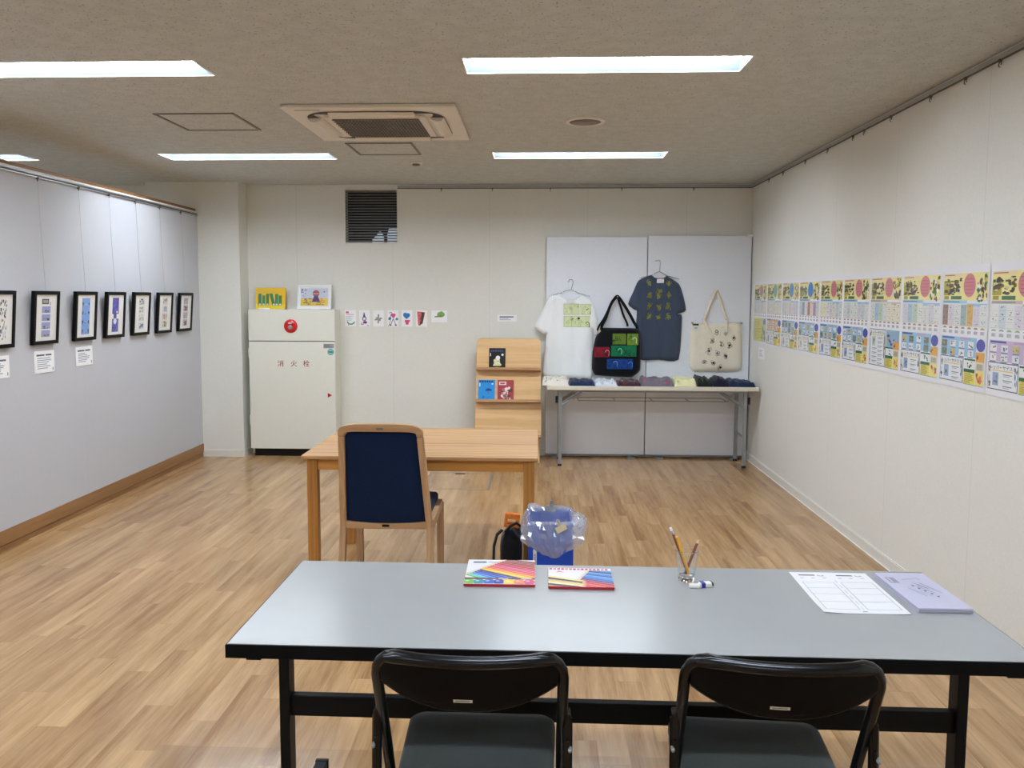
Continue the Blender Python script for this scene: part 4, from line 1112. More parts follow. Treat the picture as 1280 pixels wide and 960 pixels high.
for (x, z) in ((1.629, 1.169), (1.703, 1.162), (1.771, 1.122), (1.584, 1.087), (1.665, 1.067), (1.735, 1.05), (1.552, 0.999), (1.633, 0.986), (1.708, 0.952), (1.514, 0.91), (1.595, 0.89), (1.657, 0.85)):
    for _ in range(7):
        cx_, cz, r_ = x + rg.uniform(-.014, .014), z + rg.uniform(-.02, .02), rg.uniform(.005, .016); k0 = rg.uniform(0, 6)
        for q in range(5): a.line(cx_ + r_ * math.cos(k0 + q), cz + r_ * math.sin(k0 + q), cx_ + r_ * math.cos(k0 + q + 1), cz + r_ * math.sin(k0 + q + 1), .0022, (70, 66, 62), 2)
    if rg.random() < .45: a.circ(x + .004, z, .009, (34, 32, 32), 3)
a.build('printed_drawings', 'print_cloth', t_)
a = Art(drape(fr, .003)); a.rect(1.405, 1.185, 1.460, 1.232, (236, 236, 238), 4); a.rect(1.404, 1.232, 1.458, 1.246, (34, 34, 40), 5); a.rect(1.42, 1.205, 1.445, 1.211, (120, 120, 130), 6)
a.build('price_tag', 'print_matte', t_)
for x in (1.40, 1.842):
    tag(MB().box((x - .006, 7.655, 1.246), (x + .006, 7.699, 1.262)).build('binder_pin', 'steel_grey', bevel=.001), 'small pin holding the %s upper corner of the cream canvas bag' % ('left' if x < 1.6 else 'right'), 'pin')

# ------------------------------------------------------------------ far folding table
def far_table():
    x0, x1, y0, y1, zt = .078, 1.905, 7.235, 7.665, .712
    t_ = thing('folding_table', 'grey legged folding table with cream top, against the display boards', 'table', ((x0 + x1) / 2, 7.45, 0))
    MB().box((x0, y0, zt - .034), (x1, y1, zt)).build('tabletop', 'laminate_cream', t_, bevel=.003)
    MB().box((x0 + .09, y0 + .03, zt - .052), (x1 - .09, y0 + .05, zt - .034)).box((x0 + .09, y1 - .05, zt - .052), (x1 - .09, y1 - .03, zt - .034)).build('under_rail', 'steel_grey', t_)
    for x in (.194, 1.800):
        s_ = 1 if x < 1 else -1
        for y in (y0 + .05, y1 - .06):
            l = MB().box((x - .016, y - .012, .018), (x + .016, y + .012, zt - .036)).build('leg', 'steel_grey', t_, bevel=.004)
            MB().box((x - .017, y - .013, 0), (x + .017, y + .013, .02)).build('rubber_foot', 'black_rubber', l, bevel=.003)
            MB().tube([(x + s_ * .005, y, .53), (x + s_ * .17, y + .01, .635)], .009, 8).tube([(x + s_ * .02, y + .012, .555), (x + s_ * .19, y + .02, .655)], .007, 8).build('brace', 'steel_grey', t_)
        MB().tube([(x, y0 + .05, .27), (x, y1 - .035, .27)], .010, 8).build('cross_bar', 'steel_grey', t_)
        MB().box((x - s_ * .03 - .012, y0 + .045, .56), (x - s_ * .03 + .012, y0 + .06, .62)).build('lock_lever', 'black_rubber', t_)
    # wire shelf under the top
    mb = MB()
    for y in (7.34, 7.58): mb.tube([(.36, y, .575), (1.66, y, .575)], .0035, 6)
    for x in (.36, .68, 1.01, 1.33, 1.66): mb.tube([(x, 7.34, .572), (x, 7.58, .572)], .004, 6)
    mb.tube([(.36, 7.34, .575), (.30, 7.34, .66)], .004, 6).tube([(1.66, 7.34, .575), (1.72, 7.34, .66)], .004, 6)
    mb.build('wire_shelf', 'steel_grey', t_)
    return zt
ZT = far_table()

# folded clothes on the far table
def pile(name, mat, x0, x1, h, label, seed, y0=7.27, y1=7.56, prof=None, spots=None, cat='folded clothes', group='folded clothes on the far table', dark=None):
    t_ = thing(name, label, cat, ((x0 + x1) / 2, (y0 + y1) / 2, ZT), group)
    nx, ny = 26, 14; vs = []
    def top(u, v):
        e = min(u, 1 - u) * 9; f = min(v, 1 - v) * 6
        r_ = math.sqrt(max(0, 1 - max(0, 1 - e) ** 2)) * math.sqrt(max(0, 1 - max(0, 1 - f) ** 2))
        p = prof(u) if prof else 1
        return ZT + .003 + h * p * r_ * (.82 + .18 * v) + .018 * r_ * noise.noise(Vector((u * 5 + seed, v * 4, seed))) + .009 * r_ * noise.noise(Vector((u * 13 + seed, v * 10, seed)))
    def pt(u, v):
        wob = .004 * noise.noise(Vector((u * 3, v * 3, seed * 2.))); return Vector((x0 + (x1 - x0) * u + wob, y0 + (y1 - y0) * v + wob, top(u, v)))
    for j in range(ny + 1):
        for i in range(nx + 1): vs.append(pt(i / nx, j / ny))
    m_ = len(vs); vs += [Vector((p.x, p.y, ZT + .0005)) for p in vs]
    fs = [(j * (nx + 1) + i, j * (nx + 1) + i + 1, (j + 1) * (nx + 1) + i + 1, (j + 1) * (nx + 1) + i) for j in range(ny) for i in range(nx)]
    fs += [tuple(m_ + q for q in reversed(f)) for f in fs]
    ring = [i for i in range(nx + 1)] + [j * (nx + 1) + nx for j in range(1, ny + 1)] + [ny * (nx + 1) + i for i in range(nx - 1, -1, -1)] + [j * (nx + 1) for j in range(ny - 1, 0, -1)]
    fs += [(ring[i], m_ + ring[i], m_ + ring[(i + 1) % len(ring)], ring[(i + 1) % len(ring)]) for i in range(len(ring))]
    MB().add(vs, fs, None, True).build('folded_cloth', mat, t_)
    if spots:
        a = Art(lambda u, v, q: pt(min(.99, max(.01, u)), min(.97, max(.01, v))) + Vector((0, -.0018 - q, .0012)))
        rg = random.Random(seed)
        for _ in range(spots[0]):
            u, v = rg.uniform(.08, .92), rg.uniform(.02, .5); r_ = rg.uniform(*spots[2])
            a.poly([(u + r_ * math.cos(q) * rg.uniform(.6, 1), v + r_ * .8 * math.sin(q) * rg.uniform(.6, 1)) for q in [k * 1.05 for k in range(6)]], rg.choice(spots[1]), 1)
        a.build('pattern', 'print_cloth', t_)
pile('folded_shirt', 'cloth_cream', .035, .268, .058, 'folded off-white cloth with small dark dots, leftmost on the far table', 1, spots=(26, [(60, 56, 52), (150, 120, 90)], (.012, .035)))
pile('folded_shirt', 'cloth_navy', .272, .497, .036, 'plain folded navy cloth, second from left on the far table', 2)
pile('folded_shirt', 'cloth_pale', .500, .690, .036, 'folded white cloth with pale blue-grey pattern on the far table', 3, spots=(16, [(150, 170, 196), (190, 202, 216)], (.03, .07)))
pile('folded_shirt', 'cloth_darkred', .696, .897, .038, 'folded dark cloth with red and green pattern on the far table', 4, spots=(16, [(130, 40, 56), (60, 110, 90), (140, 160, 160)], (.03, .08)))
pile('folded_shirt', 'cloth_grey', .902, 1.180, .078, 'folded grey cloth with pink round spots, raised at both ends, on the far table', 5, prof=lambda u: .62 + .45 * abs(2 * u - 1) ** 2, spots=(6, [(196, 70, 96), (170, 70, 90)], (.05, .09)))
pile('folded_shirt', 'cloth_lemon', 1.184, 1.378, .068, 'folded pale yellow cloth with a small black mark on the far table', 6, spots=(9, [(50, 50, 46), (190, 190, 150), (206, 204, 160)], (.015, .04)))
pile('folded_shirt', 'cloth_forest', 1.386, 1.514, .080, 'folded black cloth with green pattern on the far table', 7, prof=lambda u: 1.05 - .3 * u, spots=(10, [(96, 120, 60), (60, 70, 60), (190, 196, 160)], (.03, .09)))
pile('folded_shirt', 'cloth_ink', 1.520, 1.652, .084, 'folded very dark cloth in a tall heap, second from right on the far table', 8, prof=lambda u: 1 - .35 * abs(2 * u - 1))
pile('folded_shirt', 'cloth_navy', 1.658, 1.885, .056, 'folded navy cloth with crumpled top, rightmost on the far table', 9, prof=lambda u: 1.05 - .45 * u)

# ------------------------------------------------------------------ wooden magazine rack
def rack():
    x0, x1 = -.560, .022
    t_ = thing('magazine_rack', 'light wooden three-tier magazine rack leaning by the back wall', 'magazine rack', ((x0 + x1) / 2, 7.5, 0))
    tiers = [(7.62, 1.108, 7.535, .830), (7.565, .812, 7.47, .545), (7.50, .525, 7.40, .235)]
    for i, (yt, zt, yb, zb) in enumerate(tiers):
        v = Vector((0, yt - yb, zt - zb)); L_ = v.length; v.normalize(); n = Vector((0, -v.z, v.y))
        M = basis((x0 - .004 * i, yb, zb), (1, 0, 0), v, n); w = x1 - x0 + .008 * i
        if i == 0:
            pr = [(0, 0), (w, 0), (w, L_ - .03), (w - .01, L_ - .01), (w - .03, L_), (.03, L_), (.01, L_ - .01), (0, L_ - .03)]
            MB(M).prism(pr, -.012, 0, 'Z').build('back_panel', 'rack_wood', t_, bevel=.002)
        else: MB(M).box((0, 0, -.012), (w, L_, 0)).build('back_panel', 'rack_wood', t_, bevel=.002)
        MB(M).box((0, -.012, -.014), (w, .0, .034)).box((0, -.012, .028), (w, .012, .036)).build('ledge', 'desk_top_wood', t_, bevel=.002)
    for x in (x0 + .012, x1 - .024):
        MB().prism([(7.41, 0), (7.45, 0), (7.655, 1.05), (7.635, 1.06)], x, x + .018, 'X').prism([(7.66, 0), (7.69, 0), (7.66, 1.04), (7.64, 1.04)], x, x + .018, 'X').build('side_frame', 'rack_wood', t_, bevel=.002)
    MB().box((x0 + .03, 7.44, .10), (x1 - .03, 7.46, .16)).build('cross_rail', 'rack_wood', t_)
    return tiers
tiers = rack()
def book(ti, x0, x1, h, label, base, draw):
    yt, zt, yb, zb = tiers[ti]
    v = Vector((0, yt - yb, zt - zb)).normalized(); n = Vector((0, -v.z, v.y))
    M = basis((x0, yb, zb), (1, 0, 0), v, n); w = x1 - x0
    t_ = thing('booklet', label, 'book', ((x0 + x1) / 2, yb, zb))
    MB(M).box((0, .001, .0015), (w, h, .010)).build('pages', 'paper', t_)
    MB(M).box((-.001, .0005, .010), (w + .001, h + .001, .0115), lin(base)).box((-.001, .0005, .0008), (w + .001, h + .001, .0016), lin(base)).build('cover', 'print_gloss', t_)
    a = Art(planar(M @ Vector((0, 0, .0117)), (1, 0, 0), v, n)); draw(a, w, h); a.build('cover_art', 'print_gloss', t_)
def bk1(a, w, h):
    for i in range(6): a.rect(.014 + i * .020, h - .034, .028 + i * .020, h - .018, (70, 84, 120), 1)
    a.rect(.008, h - .075, .016, h - .045, (220, 220, 220), 1); a.circ(w - .026, h - .062, .011, (236, 236, 236), 1)
    a.poly([(.035, .03), (.108, .03), (.112, .042), (.098, .06), (.096, .09), (.06, .098), (.04, .085), (.045, .055)], (226, 220, 160), 2)
    a.circ(.080, .105, .020, (240, 240, 240), 3); a.poly([(.068, .06), (.094, .06), (.092, .10), (.074, .10)], (240, 238, 230), 3); a.rect(.074, .07, .088, .078, (20, 20, 26), 4)
    a.rect(.05, .012, .086, .018, (180, 180, 180), 2)
def bk2(a, w, h):
    for i in range(6): a.rect(.010 + i * .021, h - .022, .026 + i * .021, h - .006, (16, 60, 120), 1)
    a.rect(.006, h - .06, .018, h - .028, (220, 236, 246), 1); a.circ(w - .022, h - .036, .008, (220, 236, 246), 1)
    a.poly(circ(w * .62, h * .48, .03, .026, 10, 0, math.pi), (30, 70, 130), 2); a.line(w * .62, h * .48, w * .62, h * .36, .003, (30, 70, 130), 2)
    a.line(.03, .03, .06, .05, .003, (20, 80, 150), 2); a.line(.08, .025, .11, .045, .003, (20, 80, 150), 2); a.circ(.045, .036, .010, (20, 100, 180), 2)
def bk3(a, w, h):
    a.rect(.012, h - .046, .078, h - .014, (236, 224, 220), 1); a.rect(.022, h - .037, .066, h - .024, (170, 60, 66), 2)
    rg = random.Random(21); a.scribble(.004, .004, w - .004, h - .055, 30, [(220, 190, 190), (120, 40, 46), (70, 60, 56), (200, 110, 110), (236, 226, 224), (120, 110, 80)], rg, 2, (.12, .34))
book(0, -.447, -.300, .195, 'black booklet with a pale rounded figure, alone on the top tier of the rack', (16, 16, 22), bk1)
book(1, -.541, -.392, .196, 'bright blue booklet on the middle tier of the rack', (38, 148, 222), bk2)
book(1, -.366, -.222, .196, 'dark red patterned booklet on the middle tier of the rack, right of the blue one', (168, 60, 70), bk3)

# ------------------------------------------------------------------ wooden desk
def desk():
    x0, x1, y0, y1, zt = -1.172, .002, 4.035, 4.945, .70
    t_ = thing('wooden_desk', 'light wooden desk with four square legs in the middle of the room', 'desk', ((x0 + x1) / 2, (y0 + y1) / 2, 0))
    MB().box((x0, y0, zt - .020), (x1, y1, zt)).build('desktop', 'desk_top_wood', t_, bevel=.004, seg=3)
    for x in (x0 + .022, x1 - .072):
        for y in (y0 + .02, y1 - .07):
            MB().box((x, y, 0), (x + .052, y + .052, zt - .02)).build('leg', 'desk_leg_wood', t_, bevel=.003)
    for y in (y0 + .032, y1 - .052): MB().box((x0 + .074, y, .622), (x1 - .072, y + .02, zt - .02)).build('apron', 'desk_apron_wood', t_)
    for x in (x0 + .034, x1 - .054): MB().box((x, y0 + .072, .622), (x + .02, y1 - .07, zt - .02)).build('apron', 'desk_leg_wood', t_)
desk()

# wooden chair with navy upholstery, seen from behind
def wood_chair():
    cx_ = -.708
    t_ = thing('wooden_chair', 'light wooden chair with tall navy upholstered back, drawn up to the desk', 'chair', (cx_, 3.95, 0))
    def yb(z): return 3.700 + (0.905 - z) * .27 if z > .40 else 3.836 - (.40 - z) * .12
    def hw(z): return (.191 + (.905 - z) / .505 * .028) if z > .4 else .219 + (.4 - z) * .03
    # uprights with rounded top, as one frame each part of it
    def ring(pts_o, pts_i, name, mat, th, par=t_):
        vs = []; n = len(pts_o)
        for dy in (0, th):
            for p in pts_o + pts_i: vs.append((cx_ + p[0], yb(p[1]) - dy, p[1]))
        m_ = 2 * n; fs = []
        for i in range(n - 1):
            fs += [(i, i + 1, n + i + 1, n + i), (m_ + i, m_ + n + i, m_ + n + i + 1, m_ + i + 1), (i, m_ + i, m_ + i + 1, i + 1), (n + i, n + i + 1, m_ + n + i + 1, m_ + n + i)]
        fs += [(0, n, m_ + n, m_), (n - 1, m_ + n - 1, m_ + 2 * n - 1, 2 * n - 1)]
        return MB().add(vs, fs).build(name, mat, par, bevel=.004, seg=2)
    for s_, nm in ((-1, 'back_post'), (1, 'back_post')):
        zs = [.90 - .02 * i for i in range(3)] + [.80, .70, .60, .50, .42, .39]
        o_ = [(s_ * hw(z), z) for z in (.855, .80, .70, .60, .50, .44, .40)]; i_ = [(s_ * (hw(z) - .030), z) for z in (.855, .80, .70, .60, .50, .44, .40)]
        ring(o_, i_, nm, 'chair_wood_z', .030)
    # crest rail, arched
    n = 17; o_, i_ = [], []
    for k in range(n):
        a_ = math.pi * k / (n - 1); ex = .45
        c_, s1 = math.cos(a_), math.sin(a_)
        x = .194 * (abs(c_) ** ex) * (1 if c_ > 0 else -1); o_.append((x, .855 + .052 * (s1 ** ex) + .010 * s1))
        x2 = .163 * (abs(c_) ** .35) * (1 if c_ > 0 else -1); i_.append((x2, .855 + .024 * (s1 ** .35)))
    ring(o_, i_, 'crest_rail', 'chair_wood_x', .030)
    xs_ = [-.19 + .38 * k / 10 for k in range(11)]
    ring([(x * 1.0, .437 - .012 * (1 - (x / .19) ** 2)) for x in xs_], [(x * 1.02, .398) for x in xs_], 'lower_rail', 'chair_wood_x', .028)
    # upholstered panel
    vs, fs = [], []; nu, nv = 14, 16
    for side in (0, 1):
        for j in range(nv + 1):
            z = .424 + (.886 - .424) * j / nv
            for i in range(nu + 1):
                u = -1 + 2 * i / nu; w = (hw(z) - .026)
                if j > nv - 2: w = min(w, .170 - .006 * (j - nv + 2) ** 2)
                e = min(1, (1 - abs(u)) * 6) * min(1, j / 2, (nv - j) / 2)
                vs.append((cx_ + u * w, yb(z) - (.010 + .010 * math.sqrt(max(0, e)) if side == 0 else -.004), z - (.010 * (1 - u * u) if j == 0 else 0)))
    m_ = (nu + 1) * (nv + 1)
    q = [(j * (nu + 1) + i, j * (nu + 1) + i + 1, (j + 1) * (nu + 1) + i + 1, (j + 1) * (nu + 1) + i) for j in range(nv) for i in range(nu)]
    fs = q + [tuple(m_ + k for k in reversed(f)) for f in q]
    MB().add(vs, fs, None, True).build('back_cushion', 'navy_upholstery', t_)
    for s_ in (-1, 1):   # rear legs
        pts = []
        zz = [.41, .3, .2, .1, 0]
        vs = []
        for z in zz:
            x = cx_ + s_ * (hw(z) - .015); y = yb(z)
            hw_ = .0155; vs += [(x - hw_, y - .030, z), (x + hw_, y - .030, z), (x + hw_, y + .006, z), (x - hw_, y + .006, z)]
        fs = [(3, 2, 1, 0)] + [(4 * k + a0, 4 * k + (a0 + 1) % 4, 4 * k + 4 + (a0 + 1) % 4, 4 * k + 4 + a0) for k in range(4) for a0 in range(4)] + [(16, 17, 18, 19)]
        MB().add(vs, fs).build('leg', 'chair_wood_z', t_, bevel=.003, merge=True)
        xf_ = cx_ + s_ * .209
        MB().prism([(4.175, .43), (4.212, .43), (4.222, 0), (4.196, 0)], xf_ - .015, xf_ + .015, 'X').build('leg', 'chair_wood_z', t_, bevel=.003)
        MB().prism([(3.83, .395), (4.19, .41), (4.19, .452), (3.82, .44)], xf_ - .012, xf_ + .012, 'X').build('seat_rail', 'chair_wood_x', t_, bevel=.002)
    MB().box((cx_ - .20, 4.18, .405), (cx_ + .20, 4.20, .445)).build('seat_rail', 'chair_wood_x', t_, bevel=.002)
    mb = MB(); mb.box((cx_ - .198, 3.85, .432), (cx_ + .198, 4.22, .486)); mb.build('seat_cushion', 'navy_upholstery', t_, bevel=.018, seg=4)
    MB().box((cx_ - .016, yb(.897) - .033, .890), (cx_ + .016, yb(.897) - .029, .898)).build('top_label', 'ac_grille', t_)
    MB().box((cx_ - .018, yb(.41) - .033, .411), (cx_ + .016, yb(.41) - .029, .421)).build('maker_plate', 'black_shell', t_)
wood_chair()

# ------------------------------------------------------------------ blue bin, its bag and clips
def bin_():
    x0, x1, y0, y1, zt = -.040, .164, 3.700, 3.985, .456
    t_ = thing('waste_bin', 'tall blue rectangular waste bin in front of the desk leg', 'bin', ((x0 + x1) / 2, (y0 + y1) / 2, 0))
    mb = MB(); w = .004
    mb.box((x0, y0, 0), (x1, y0 + w, zt)).box((x0, y1 - w, 0), (x1, y1, zt)).box((x0, y0 + w, 0), (x0 + w, y1 - w, zt)).box((x1 - w, y0 + w, 0), (x1, y1 - w, zt)).box((x0 + w, y0 + w, 0), (x1 - w, y1 - w, .006))
    mb.build('bin_body', 'bin_blue', t_)
    mb = MB(); r_ = .006
    mb.tube([(x0, y0, zt), (x1, y0, zt), (x1, y1, zt), (x0, y1, zt)], r_ * .8, 8, closed=True); mb.build('bin_rim', 'bin_blue', t_)
    a = Art(planar((-.018, y0 - .0003, .27), (1, 0, 0), (0, 0, 1), (0, -1, 0))); a.rect(0, 0, .016, .075, (226, 228, 232)); 
    for i in range(9): a.rect(.003, .006 + i * .0055, .013, .0085 + i * .0055, (60, 62, 70), 2)
    a.build('sticker', 'print_matte', t_)
    # plastic bag over the rim
    nu, rows = 64, 16; vs = []; fs = []
    cx_, cy_ = (x0 + x1) / 2, (y0 + y1) / 2
    for j in range(rows + 1):
        t0 = j / rows                       # 0 = deep inside, .5 = rim, 1 = skirt hem
        for i in range(nu):
            a_ = 2 * math.pi * i / nu
            c_, s_ = math.cos(a_), math.sin(a_)
            k_ = 1 / max(abs(c_), abs(s_)); sq = k_ * .86 + .14
            px, py = c_ * sq, s_ * sq; px = max(-1, min(1, px)); py = max(-1, min(1, py))
            nz = noise.noise(Vector((px * 2.2, py * 2.2, t0 * 3)))
            n2 = noise.noise(Vector((px * 7, py * 7, t0 * 8 + 4))); n3 = noise.noise(Vector((px * 15, py * 15, t0 * 20)))
            if t0 < .4:
                q = t0 / .4; ex = -.008 - .02 * (1 - q) - .010 * abs(nz); z = zt - .14 * (1 - q) + .006 * n2 + .004
            elif t0 < .56:
                q = (t0 - .4) / .16; ex = -.008 + .022 * q + .006 * nz; z = zt + .004 + .016 * math.sin(q * math.pi) + .016 * nz * (1 if s_ > 0 else .3)
            else:
                q = (t0 - .56) / .44
                drop = .095 + .05 * math.sin(a_ * 2 + 4.4) + .02 * nz
                ex = .012 + .022 * math.sin(q * math.pi * .8) + .014 * nz * q + .010 * n2 + .006 * n3; z = zt - drop * q + .01 * n3 * q
                if c_ > .3: ex += .045 * (c_ - .3) * math.sin(q * math.pi) ; z += .05 * (c_ - .3) * q
            hx, hy = (x1 - x0) / 2 + ex, (y1 - y0) / 2 + ex
            vs.append((cx_ + px * hx, cy_ + py * hy, z))
    for j in range(rows):
        for i in range(nu): fs.append((j * nu + i, j * nu + (i + 1) % nu, (j + 1) * nu + (i + 1) % nu, (j + 1) * nu + i))
    b = thing('bin_liner', 'clear crumpled plastic bag lining the blue bin and folded over its rim', 'plastic bag', (cx_, cy_, zt))
    MB().add(vs, fs, None, False).build('liner', 'clear_film', b)
    # crumpled knot sticking out at the right
    mb = MB(); vs = []; fs = []; n1, n2_ = 14, 18
    for j in range(n1 + 1):
        for i in range(n2_):
            t0 = j / n1; a_ = 2 * math.pi * i / n2_
            r0 = .038 * math.sin(math.pi * min(1, t0 * 1.05)) ** .6 * (1.15 - .3 * t0) + .002
            r0 *= 1 + .55 * noise.noise(Vector((math.cos(a_) * 1.8, math.sin(a_) * 1.8, t0 * 3)))
            vs.append((x1 - .03 + .085 * t0, y0 + .03 + r0 * math.cos(a_) * .8, zt - .03 + .035 * t0 + r0 * math.sin(a_)))
    for j in range(n1):
        for i in range(n2_): fs.append((j * n2_ + i, j * n2_ + (i + 1) % n2_, (j + 1) * n2_ + (i + 1) % n2_, (j + 1) * n2_ + i))
    MB().add(vs, fs, None, False).build('gathered_end', 'clear_film', b)
    # crumpled film lying inside
    mb = MB(); vs = []; fs = []; n1 = 16
    for j in range(n1 + 1):
        for i in range(n1 + 1):
            u, v = i / n1, j / n1
            vs.append((x0 + .014 + (x1 - x0 - .028) * u, y0 + .014 + (y1 - y0 - .028) * v, zt - .07 + .055 * noise.noise(Vector((u * 4, v * 4, 2.2))) + .03 * noise.noise(Vector((u * 9, v * 9, 7)))))
    for j in range(n1):
        for i in range(n1): fs.append((j * (n1 + 1) + i, j * (n1 + 1) + i + 1, (j + 1) * (n1 + 1) + i + 1, (j + 1) * (n1 + 1) + i))
    MB().add(vs, fs, None, False).build('crumpled_film', 'clear_film', b)
    # bulldog clips
    def clip(M, mat, label):
        c = thing('bulldog_clip', label, 'clip', tuple(M.translation), 'clips on the blue bin')
        MB(M).prism([(-.009, -.022), (.009, -.022), (.0035, .006), (-.0035, .006)], -.024, .024, 'X').build('jaws', mat, c, bevel=.001)
        ring_ = [(0, .012 * math.cos(q) * .5, .022 + .012 * math.sin(q)) for q in [2 * math.pi * k / 14 for k in range(14)]]
        MB(M @ Matrix.Rotation(R(90), 4, 'Z')).tube(ring_, .0035, 7, closed=True).build('loop', mat, c)
        MB(M).box((-.008, -.004, .004), (.008, .004, .014)).build('neck', mat, c, bevel=.001)
    clip(Matrix.Translation((.066, y1 - .002, zt + .012)) @ Matrix.Rotation(R(8), 4, 'Y'), 'steel_grey', 'silver bulldog clip on the rear rim of the blue bin')
    clip(Matrix.Translation((.104, y0 - .014, zt - .002)) @ Matrix.Rotation(R(-28), 4, 'Y') @ Matrix.Rotation(R(-12), 4, 'X'), 'beige_clip', 'beige bulldog clip tilted on the front rim of the blue bin')
bin_()

# backpack with an orange packet
t_ = thing('backpack', 'small black backpack on the floor beside the blue bin', 'backpack', (-.12, 3.93, 0))
def blob(cx_, cy_, cz, rx, ry, rz, seed, amp=.12, e=.55, nu=30, nv=20):
    vs, fs = [], []
    sg = lambda q, p: math.copysign(abs(q) ** p, q)
    for j in range(nv + 1):
        ph = -math.pi / 2 + math.pi * j / nv
        for i in range(nu):
            th_ = 2 * math.pi * i / nu
            x, y, z = sg(math.cos(ph), e) * sg(math.cos(th_), e), sg(math.cos(ph), e) * sg(math.sin(th_), e), sg(math.sin(ph), e)
            k_ = 1 + amp * noise.noise(Vector((x * 1.6 + seed, y * 1.6, z * 1.6)))
            vs.append((cx_ + rx * x * k_, cy_ + ry * y * k_, cz + rz * z * (k_ if z > 0 else 1)))
    for j in range(nv):
        for i in range(nu): fs.append((j * nu + i, j * nu + (i + 1) % nu, (j + 1) * nu + (i + 1) % nu, (j + 1) * nu + i))
    return vs, fs
vs, fs = blob(-.126, 3.93, .190, .056, .085, .189, 3); MB().add(vs, fs, None, True).build('bag_body', 'bag_black', t_)
vs, fs = blob(-.128, 3.852, .12, .045, .022, .10, 5); MB().add(vs, fs, None, True).build('front_pocket', 'bag_black', t_)
MB().tube([(-.165, 3.87, .385), (-.190, 3.86, .365), (-.204, 3.86, .31), (-.207, 3.86, .22), (-.200, 3.86, .12), (-.170, 3.87, .05)], .006, 8, flat=2.2).build('strap', 'bag_black', t_)
MB().tube([(-.150, 3.87, .375), (-.128, 3.865, .405), (-.098, 3.865, .420), (-.075, 3.87, .40)], .007, 8, flat=1.6).build('handle', 'bag_black', t_)
pk = thing('snack_packet', 'orange packet poking out of the top of the black backpack', 'packet', (-.115, 3.93, .395))
MB(Matrix.Translation((-.122, 3.93, .38)) @ Matrix.Rotation(R(6), 4, 'Y')).box((-.040, -.012, .0), (.034, .012, .072)).build('packet', 'orange_pack', pk, bevel=.006)
a = Art(planar((-.158, 3.9172, .385), (1, 0, -.1), (.1, 0, 1), (0, -1, 0))); a.rect(.012, .03, .05, .042, (240, 200, 150)); a.rect(.012, .016, .04, .024, (200, 70, 40)); a.build('packet_print', 'print_matte', pk)

# ------------------------------------------------------------------ near folding table
TX, TY, TR = -.7021, 1.8015, -.0065
def near_table():
    t_ = thing('folding_table', 'large grey topped folding table with black edge and legs in the foreground', 'table', (TX + .9, TY + .3, 0))
    M = Matrix.Translation((TX, TY, 0)) @ Matrix.Rotation(TR, 4, 'Z')
    MB(M).box((.001, .001, .674), (1.799, .599, .700)).build('tabletop', 'laminate', t_, bevel=.001)
    mb = MB(M); e = .0025
    mb.box((-e, -e, .667), (1.8 + e, .003, .6985)).box((-e, .597, .667), (1.8 + e, .6 + e, .6985)).box((-e, .003, .667), (.003, .597, .6985)).box((1.797, .003, .667), (1.8 + e, .597, .6985))
    mb.build('edge_band', 'table_edge', t_, bevel=.0012)
    MB(M).box((.003, .003, .666), (1.797, .597, .674)).build('underside', 'table_black', t_)
    for x in (.030, 1.757):
        l = MB(M).box((x, .268, .06), (x + .027, .318, .664)).build('leg', 'table_black', t_, bevel=.003)
        s_ = 1 if x < 1 else -1; xi = x + .027 if s_ > 0 else x
        MB(M).box((xi, .262, .585), (xi + s_ * .006, .300, .665)).box((xi - s_ * .002, .262, .655), (xi + s_ * .10, .322, .665)).build('bracket', 'table_black', l)
        MB(M).box((x - .004, .05, .64), (x + .031, .55, .664)).build('top_bearer', 'table_black', t_)
        f = MB(M).box((x - .004, -.03, .022), (x + .031, .618, .068)).build('foot_bar', 'table_black', t_, bevel=.003)
        for y in (.0, .59): MB(M).lathe([(.014, 0), (.014, .014), (.006, .016), (.006, .024)], (x + .0135, y, 0)).build('glide', 'black_rubber', f)
        MB(M).box((x - .006, .612, .024), (x + .033, .626, .070)).build('end_cap', 'black_rubber', f, bevel=.002)
    MB(M).box((.057, .280, .386), (1.757, .306, .441)).build('stretcher', 'table_black', t_, bevel=.002)
near_table()

